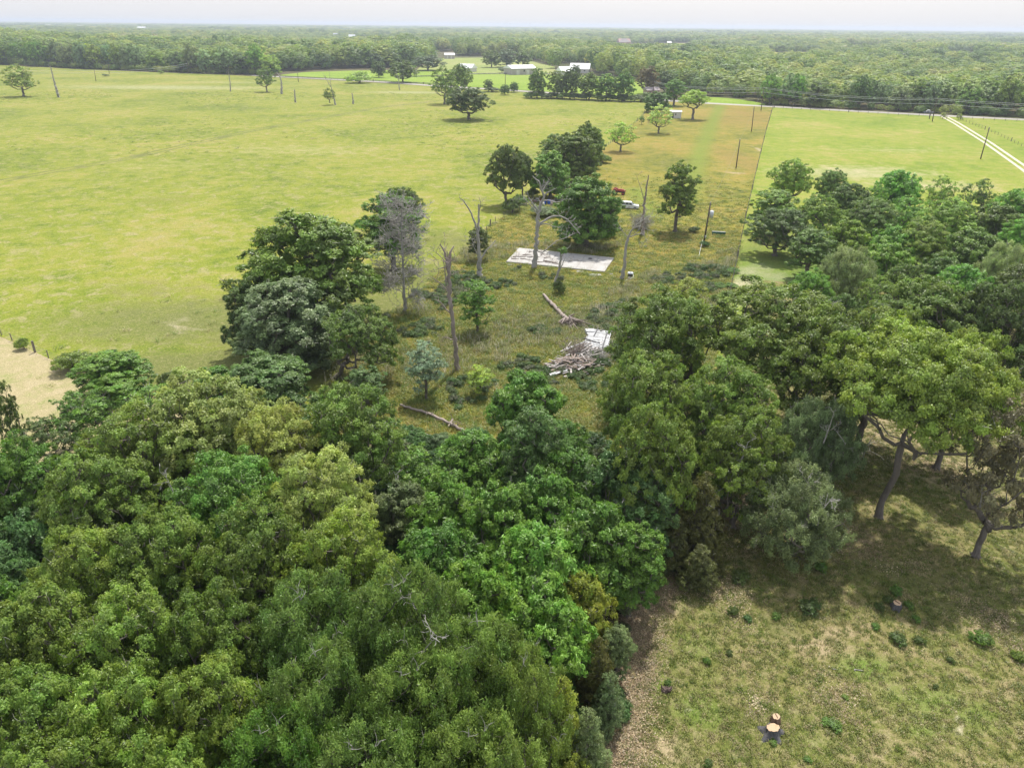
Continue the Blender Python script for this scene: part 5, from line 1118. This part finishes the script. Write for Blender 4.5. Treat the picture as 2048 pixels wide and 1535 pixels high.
# ------------------------------------------------------------------ fences
post_mesh = MB().tube((0, 0, -.1), (0, 0, 1.25), .075, .065, 6).mesh('post', M_POST); post_thick = MB().tube((0, 0, -.1), (0, 0, 1.6), .16, .15, 8).mesh('post', M_POST)
def fence(P, step, label, wires=(.4, .75, 1.1), wr=.02, m=M_WIRE, thick_every=8, big=1.0):
    P = resample(P, 400); d = np.r_[0, np.cumsum(np.linalg.norm(np.diff(P, axis=0), axis=1))]; n = int(d[-1] / step)
    o = empty('wire_fence', (P[0, 0], P[0, 1], 0), label=label, cat='fence'); K = []
    for i in range(n + 1):
        s_ = d[-1] * i / n; x, y = np.interp(s_, d, P[:, 0]), np.interp(s_, d, P[:, 1]); K.append((x, y))
        c = child('post', post_thick if i % thick_every == 0 else post_mesh, o); c.location = (x - P[0, 0], y - P[0, 1], 0); c.scale = (big, big, rg0.uniform(.92, 1.1)); c.rotation_euler = (rg0.uniform(-.05, .05), rg0.uniform(-.05, .05), 0)
    for z in wires:
        child('wire', MB().path([(x - P[0, 0], y - P[0, 1], z) for x, y in K], [wr] * len(K), 3).mesh('wire', m), o)
fence(LOTR[:6], 4.5, "long straight wire fence between the orange lot and the mown field", wr=.025)
fence(G([(1548, 216.5), (1700, 225), (1780, 230), (1880, 235.5)]), 5.0, "fence along the road side of the mown field", wr=.03, big=1.3)
fence(G([(1922, 238), (2048, 243.5), (2200, 251)]), 5.0, "roadside fence right of the drive's gate", wr=.03, big=1.3)
fence(G([(1920, 240), (1952, 252), (1990, 268), (2020, 282), (2048, 296), (2150, 345)]), 5.0, "fence of small posts right of the two-track drive", wr=.015)
fence(G([(-20, 660), (0, 668), (60, 700), (120, 725), (180, 750), (260, 780), (345, 800), (420, 820)]), 3.5, "old wire fence between the pasture and the straw field", wr=.015, thick_every=4)
fence(G([(1310, 203), (1278, 240), (1205, 300), (1180, 345), (1100, 388), (1035, 422), (985, 446), (930, 520)]), 4.5, "old fence along the pasture side of the lot", wr=.012)
fence(G([(790, 155.5), (880, 153), (940, 149.5), (1040, 148.3), (1100, 150)]), 5, "dark rail fence along the paddock's far side", wr=.14, m=M_DARK, big=2.0)
fence(G([(560, 154), (700, 160.5), (860, 169), (900, 171)]), 6, "dark rail fence along the road side of the paddock", wr=.11, m=M_DARK, big=1.8)
for px in (1887, 1918):
    x, y = g(px + 6, 240 if px > 1900 else 238); child('post', post_thick, empty('gate_post', (x, y, 0), label=("left" if px < 1900 else "right") + " gate post of the two-track drive", cat='gate post'))

# ------------------------------------------------------------------ buildings
def building(px, py, w, d, h, rh, rz, label, wall, roof, name='farm_building', cat='building', doors=1, wins=3, hip=False, over=.5, lean_to=False):
    x, y = g(px, py); o = empty(name, (x, y, 0), rz, label=label, cat=cat)
    child('wall', MB().box(0, 0, h / 2, w, d, h).mesh('wall', wall), o)
    child('gable', MB().add([(-w / 2 + .01, -d / 2 + .01, h), (-w / 2 + .01, d / 2 - .01, h), (-w / 2 + .01, 0, h + rh - .1), (w / 2 - .01, -d / 2 + .01, h), (w / 2 - .01, d / 2 - .01, h), (w / 2 - .01, 0, h + rh - .1)], [(0, 1, 2), (5, 4, 3), (0, 2, 5, 3), (1, 4, 5, 2)]).mesh('gable', wall), o)
    e = over; hx = w / 2 + e; ins = d / 2 if hip else 0
    V = [(-hx, -d / 2 - e, h), (hx, -d / 2 - e, h), (hx, d / 2 + e, h), (-hx, d / 2 + e, h), (-hx + ins, 0, h + rh + .05), (hx - ins, 0, h + rh + .05)]
    V += [(a, b, c - .15) for a, b, c in V[:4]]
    child('roof', mesh('roof', V, [(0, 1, 5, 4), (2, 3, 4, 5), (1, 2, 5), (3, 0, 4), (6, 7, 1, 0), (7, 8, 2, 1), (8, 9, 3, 2), (9, 6, 0, 3), (9, 8, 7, 6)], roof), o)
    for i in range(doors): child('door', MB().box(-w * .25 + i * w * .4, -d / 2 - .03, h * .38, min(3.2, w * .16), .08, h * .76).mesh('door', M_DARK if wall is not M_WALLB else M_WALLW), o)
    for i in range(wins): child('window', MB().box(-w * .4 + (i + .5) * w * .8 / wins, -d / 2 - .04, h * .62, min(1.4, w * .08), .08, h * .28).mesh('window', M_GLASS), o)
    if lean_to: child('lean_to', MB().box(w / 2 + 2.5, 0, h * .38, 5, d * .8, h * .76, taper=.92).mesh('lean_to', roof), o)
    return o
building(856, 118, 23, 14, 3.5, 5.5, -.1, "white-roofed barn far behind the greyish paddock oak", M_WALLW, M_ROOFW, 'barn', lean_to=False)
building(833, 118, 6, 5, 2.5, 1.5, -.1, "small white outbuilding left of the white-roofed barn", M_WALLW, M_ROOFW, 'outbuilding', wins=0)
building(899, 117.5, 13, 10, 4.8, 2.2, .2, "pale metal shed right of the white-roofed barn", M_WALLB, M_ROOFW, 'metal_shed', wins=0, doors=2)
building(934, 143, 17, 10, 3.4, 3.6, -.5, "pale farmhouse beside the dark rail fence", M_WALLW, M_ROOFW, 'farmhouse')
building(1040, 148.5, 26, 18, 5.5, 2.6, .45, "wide beige metal barn with white roof behind the bright paddock", M_WALLB, M_ROOFW, 'metal_barn', doors=2, wins=1)
building(1133, 150, 17, 11, 3.4, 4.0, .5, "left wing of the white-roofed farm behind the roadside trees", M_WALLW, M_ROOFW, 'farmhouse')
building(1160, 146, 19, 12, 3.8, 5.0, -.2, "taller right wing of the white-roofed farm behind the roadside trees", M_WALLW, M_ROOFW, 'farmhouse')
building(1247, 91, 30, 20, 7, 8, .2, "large pinkish brick house at the edge of the far meadow", M_WALLP, M_ROOFG, 'brick_house', hip=True, wins=5)
building(1338, 89, 10, 8, 4, 3, .1, "tiny white shed at the top of the far meadow", M_WALLW, M_ROOFW, 'outbuilding', wins=0)
building(1350, 236, 5.6, 4.4, 3.2, .5, -.12, "small white shed between the pale lime trees", M_WALLW, M_ROOFW, 'white_shed', doors=1, wins=1, over=.3)
building(1302, 190, 9, 7, 3.2, 1.8, .2, "building with pale walls half hidden by the rusty brown tree", M_WALLP, M_ROOFG, 'farmhouse')
building(625, 112, 15, 10, 4.5, 3, .2, "pinkish house just showing in the left woods", M_WALLP, M_ROOFG, 'house')
building(938, 75, 20, 12, 7, 5, 0, "pale roof in the woods above the farm", M_WALLW, M_ROOFW, 'house')
for i, (px, py, w, lab) in enumerate([(285, 64, 34, "long white roof in the hazy left woods"), (587, 70, 34, "white roof high in the left woods"), (98, 58, 24, "small white roof at the far left horizon"), (705, 84, 16, "white roof in the woods left of the paddock"), (672, 80, 12, "small bright roof beside another in the left woods"), (1155, 90, 16, "small white roof in the woods above the farm"), (1500, 68, 40, "pale roof near the right horizon"), (885, 63, 40, "pale buildings near the middle of the horizon"), (700, 62, 40, "pale buildings near the left middle of the horizon"), (1302, 60, 60, "white roof on the horizon above the far meadow"), (1220, 68, 30, "tiny white roof below the middle horizon"), (770, 100, 14, "white roof among trees left of the barn"), (160, 60, 40, "pale roof at the left horizon")]):
    building(px, py, w, w * .6, 11 if py > 66 else 15, 6, .1 * (i % 3), lab, M_WALLW, M_ROOFW, 'house', wins=2)
x, y = g(1895, 262, 20)
for i, (px, py, h, lab) in enumerate([(1412, 46, 70, "thin radio mast on the right horizon"), (1050, 50, 60, "thin radio mast on the middle horizon"), (1705, 62, 60, "thin lattice tower on the right horizon")]):
    a = math.atan2(px - 1024, F); R_ = 5200; solo('radio_mast', MB().tube((0, 0, 0), (0, 0, h), .9, .5, 5).mesh('mast', M_GALV), (R_ * math.sin(a), R_ * math.cos(a), 0), label=lab, cat='mast')

# ------------------------------------------------------------------ yard weeds, each a plant of its own
for i, (px, py, w, h, t, lab) in enumerate([(1619, 1218, 40, 1.0, 'dark', "wide dark weed clump left of the lone grey stump, largest in the shade edge"), (1465, 1226, 20, .8, 'dark', "dark weed clump at the left of the row under the shaggy grey tree"), (1495, 1240, 16, .6, 'blue', "small blue-green weed clump second in the row under the shaggy tree"), (1552, 1235, 18, .6, 'green', "green weed clump third in the row under the shaggy tree"), (1757, 1218, 18, .8, 'dark', "dark weed left of the lone grey stump"), (1775, 1204, 18, .8, 'dark', "dark weed touching the left side of the lone grey stump"), (1790, 1186, 22, .9, 'green', "green weed just behind the lone grey stump"), (1816, 1214, 18, .7, 'green', "green weed right of the lone grey stump"), (1795, 1282, 30, .8, 'dark', "broad dark weed clump below the lone grey stump"), (1838, 1284, 20, .7, 'dark', "dark weed right of the broad one below the lone stump"), (1960, 1282, 36, 1.0, 'green', "broad green weed clump near the right edge of the yard"), (2034, 1318, 22, .9, 'olive', "olive weed clump cut by the right edge"), (1413, 1325, 14, .6, 'green', "small green weed in the middle left of the yard"), (1458, 1308, 14, .5, 'dark', "small dark weed right of the small green one in the yard's left half"), (1416, 1529, 16, .5, 'dark', "dark weed at the bottom edge of the yard"), (1668, 1452, 26, .5, 'green', "flat green weed patch right of the pair of cut stumps"), (1652, 1445, 20, .4, 'green', "smaller flat green weed beside the patch right of the cut stumps"), (1546, 1486, 14, .35, 'fresh', "bright green sprout at the foot of the big cut stump"), (1640, 1140, 22, 1.0, 'green', "green weed at the edge of the shaggy tree's skirt"), (1900, 1322, 14, .5, 'dark', "small dark weed between the two broad clumps at right"), (1832, 1240, 16, .5, 'green', "small green weed below and right of the lone grey stump"), (1750, 1255, 16, .5, 'green', "small green weed below and left of the lone grey stump"), (1335, 1368, 14, .5, 'green', "green sprout beside the low rotted stump"), (1480, 1160, 36, 1.2, 'dark', "dark bushy clump in the shade right of the small cedar"), (1420, 1150, 46, 1.4, 'cedar', "brown-green bushy clump beside the small cedar"), (1690, 1395, 12, .3, 'olive', "tiny olive weed in the middle of the yard"), (1870, 1375, 10, .4, 'dark', "tiny dark weed right of the middle of the yard"), (1615, 1520, 14, .35, 'green', "small green weed near the bottom edge right of the stumps")]):
    x, y = g(px, py); Z = math.hypot(y, CH)
    tree('weed', x, y, h * .8, w / 2 * Z / F, t, 'weed_clump', label=lab, cat='weed', group="weed clumps on the yard")

# ------------------------------------------------------------------ grasses (nobody could count them)
def blades(name, n, h, spread_, w, lean_, seed, tone0=.4, heads=False):
    r = np.random.default_rng(seed); V = []; Q = []; tn = []
    for i in range(n):
        b = r.normal(size=2) * spread_; a = r.uniform(0, 6.28); d = np.array([math.cos(a), math.sin(a)]); L = h * r.uniform(.5, 1.1); ln = lean_ * r.uniform(.2, 1.2); side = np.array([-d[1], d[0]]) * w * r.uniform(.6, 1.3)
        t = tone0 + r.uniform(-.3, .4); k = len(V)
        m1 = b + d * ln * L * .3; tp = b + d * ln * L
        V += [(*(b - side), 0), (*(b + side), 0), (*(m1 + side * .8), L * .6), (*(m1 - side * .8), L * .6), (*(tp + side * .25), L * (1 - .25 * ln)), (*(tp - side * .25), L * (1 - .25 * ln))]
        Q += [(k, k + 1, k + 2, k + 3), (k + 3, k + 2, k + 4, k + 5)]; tn += [t] * 6
        if heads:
            k = len(V); hw = w * 3; c_ = np.array([*tp, L * (1 - .25 * ln)]); V += [tuple(c_ + np.array([hw, 0, -.05])), tuple(c_ + np.array([0, hw, .03])), tuple(c_ + np.array([-hw, 0, .08])), tuple(c_ + np.array([0, -hw, .03]))]; Q += [(k, k + 1, k + 2, k + 3)]; tn += [t] * 4
    return npmesh(name, V, Q, M_LEAF, attrs=dict(tone=np.clip(tn, 0, 1), hue=np.full(len(V), .5)))
def litter(name, n, spread_, s, seed):
    r = np.random.default_rng(seed); P = np.c_[r.normal(size=(n, 2)) * spread_, r.uniform(.01, .05, n)]; N_ = r.normal(size=(n, 3)) * .35 + [0, 0, 1]; N_ /= np.linalg.norm(N_, axis=1)[:, None]
    return leaf_mesh(name, P, N_, s, s * .55, r.uniform(.1, 1.0, n), r.uniform(0, 1, n), r, M_LEAF)
B_LOW = blades('short_tuft', 26, .16, .14, .016, .8, 1); B_MID = blades('mid_tuft', 34, .34, .30, .020, 1.1, 2, tone0=.7); B_TALL = blades('tall_tuft', 22, .8, .28, .018, .7, 3, heads=True)
B_STALK = blades('stalks', 9, 1.6, .5, .020, .6, 4); LIT = litter('leaf_litter_patch', 60, .45, .055, 5)
def put(name, X, protos, pr, slo, shi, label):
    n = len(X); s_ = rw.uniform(slo, shi, n)
    return scatter(name, X, np.full(n, .004), rw.choice(len(protos), n, p=pr), np.c_[rw.normal(0, .08, n), rw.normal(0, .08, n), rw.uniform(0, 6.28, n)], np.c_[s_, s_, s_ * rw.uniform(.8, 1.25, n)], protos, label)
def rnd_in(poly, n, bounds):
    X = rw.uniform([bounds[0], bounds[1]], [bounds[2], bounds[3]], (n, 2)); return X[inpoly(X, poly)]
def vnoise(X, s, seed=0):
    r = np.random.default_rng(seed); v = np.zeros(len(X))
    for i in range(6):
        a = r.uniform(0, 6.28); f = s * (1 + i * .6); v += np.sin((X[:, 0] * math.cos(a) + X[:, 1] * math.sin(a)) * f + r.uniform(0, 6.28)) / (1 + i * .4)
    return v
YP = G([(1215, 1700), (1225, 1500), (1262, 1290), (1300, 1180), (1420, 1050), (1520, 700), (2400, 620), (2500, 1200), (2500, 1700)])
X = rnd_in(YP, 52000, (3, 22, 90, 90)); 
put('yard_grass_tufts', X, [(B_LOW, (.20, .235, .055)), (B_LOW, (.28, .28, .10)), (B_LOW, (.42, .36, .20)), (B_LOW, (.15, .21, .04))], [.36, .28, .18, .18], .6, 1.5, "short mixed grass of the yard")
X = rnd_in(YP, 14000, (3, 22, 90, 90)); nz = vnoise(X, .35, 3); dl = segdist(X, EDGE); X = X[(nz > 1.3) | (dl < 2.2)]
X2 = np.array(EDGE)[rw.integers(0, 7, 1500)]; Lb = [(EDGE[i], EDGE[i + 1]) for i in range(7)]
tt = rw.random((2600, 1)); k_ = rw.integers(0, 7, 2600); X2 = np.array([Lb[i][0] for i in k_]) * (1 - tt) + np.array([Lb[i][1] for i in k_]) * tt + rw.normal(size=(2600, 2)) * [.65, .65]
X = np.r_[X, X2]
put('leaf_litter', X, [(LIT, (.38, .30, .19)), (LIT, (.28, .21, .13)), (LIT, (.46, .38, .26))], [.5, .3, .2], .7, 1.5, "dry brown oak leaves strewn on the yard")
LPY = LOTL + LOTR[::-1]
X = rnd_in(LPY, 200000, (-30, 70, 150, 300)); X = X[rw.random(len(X)) < np.clip((250 - X[:, 1]) / 160, 0, 1) ** 2]; inslab = inpoly(X, SL) | inpoly(X, PL); X = X[~inslab]
put('lot_grass', X, [(B_MID, (.14, .17, .030)), (B_MID, (.20, .20, .040)), (B_MID, (.26, .21, .065)), (B_MID, (.095, .15, .025))], [.34, .30, .14, .22], .6, 1.5, "knee-high uncut grass of the lot")
X = rnd_in(LPY, 40000, (-30, 75, 60, 175)); nz = vnoise(X, .16, 8); y0_ = X[:, 1]; X = X[(nz > .4) & (y0_ < 150)]; X = X[~(inpoly(X, SL) | inpoly(X, PL))]; X = X[rw.random(len(X)) < .32]
put('dry_weed_stalks', X, [(B_TALL, (.36, .34, .20)), (B_STALK, (.46, .42, .33)), (B_TALL, (.22, .25, .09))], [.4, .12, .48], .5, 1.2, "pale dry stalks standing in the uncut lot")
X = rnd_in(LPY, 5000, (-30, 75, 60, 135)); nz = vnoise(X, .2, 18); X = X[(nz > .9)]; X = X[~(inpoly(X, SL) | inpoly(X, PL))]
put('green_weeds', X, [(PROTO['weed'][1], (.10, .18, .04)), (PROTO['weed'][1], (.13, .20, .05)), (PROTO['weed'][1], (.17, .20, .10))], [.4, .4, .2], .6, 1.5, "low green weeds in the uncut lot")
X = rw.uniform([-330, 80], [90, 520], (9000, 2)); nz = vnoise(X, .03, 5); X = X[(nz > .6) & (X[:, 1] < np.interp(X[:, 0], ex_x, ex_y) - 8) & ~inpoly(X, LPY) & (X[:, 0] < 60 + (X[:, 1] - 400) * .3)]
put('pasture_weeds', X, [(B_MID, (.12, .17, .035)), (B_MID, (.20, .22, .06)), (B_MID, (.30, .27, .13))], [.4, .35, .25], .5, 1.5, "scattered coarse weeds in the pasture")
# undergrowth on the wood's floor
X = rw.uniform([-60, 24], [32, 100], (2600, 2)); keep = ~inpoly(X, YP) & ~inpoly(X, LPY) & (X[:, 1] < 74 + X[:, 0] * .1) & ~((X[:, 0] < -38) & (X[:, 1] > 62)); X = X[keep]
put('woodland_undergrowth', X, [(PROTO['shrub'][1], (.085, .17, .04)), (PROTO['shrub'][1], (.12, .15, .05)), (PROTO['shrub'][1], (.13, .19, .07))], [.5, .25, .25], .25, .8, "shaded undergrowth on the floor of the wood")

# ------------------------------------------------------------------ haze over the whole place
hz = MB().box(0, 6500, 29.5, 27000, 19000, 61).mesh('haze', None); m = bpy.data.materials.new("haze_air"); m.use_nodes = True; nt = m.node_tree
for n_ in list(nt.nodes):
    if n_.type != 'OUTPUT_MATERIAL': nt.nodes.remove(n_)
pv = nt.nodes.new("ShaderNodeVolumePrincipled"); pv.inputs["Color"].default_value = (.80, .88, 1.0, 1); pv.inputs["Density"].default_value = HAZE; pv.inputs["Anisotropy"].default_value = 0.3
nt.links.new(pv.outputs[0], [n_ for n_ in nt.nodes if n_.type == 'OUTPUT_MATERIAL'][0].inputs["Volume"]); hz.materials.append(m)
solo('haze', hz, label="thin pale haze of the humid air", kind='stuff')
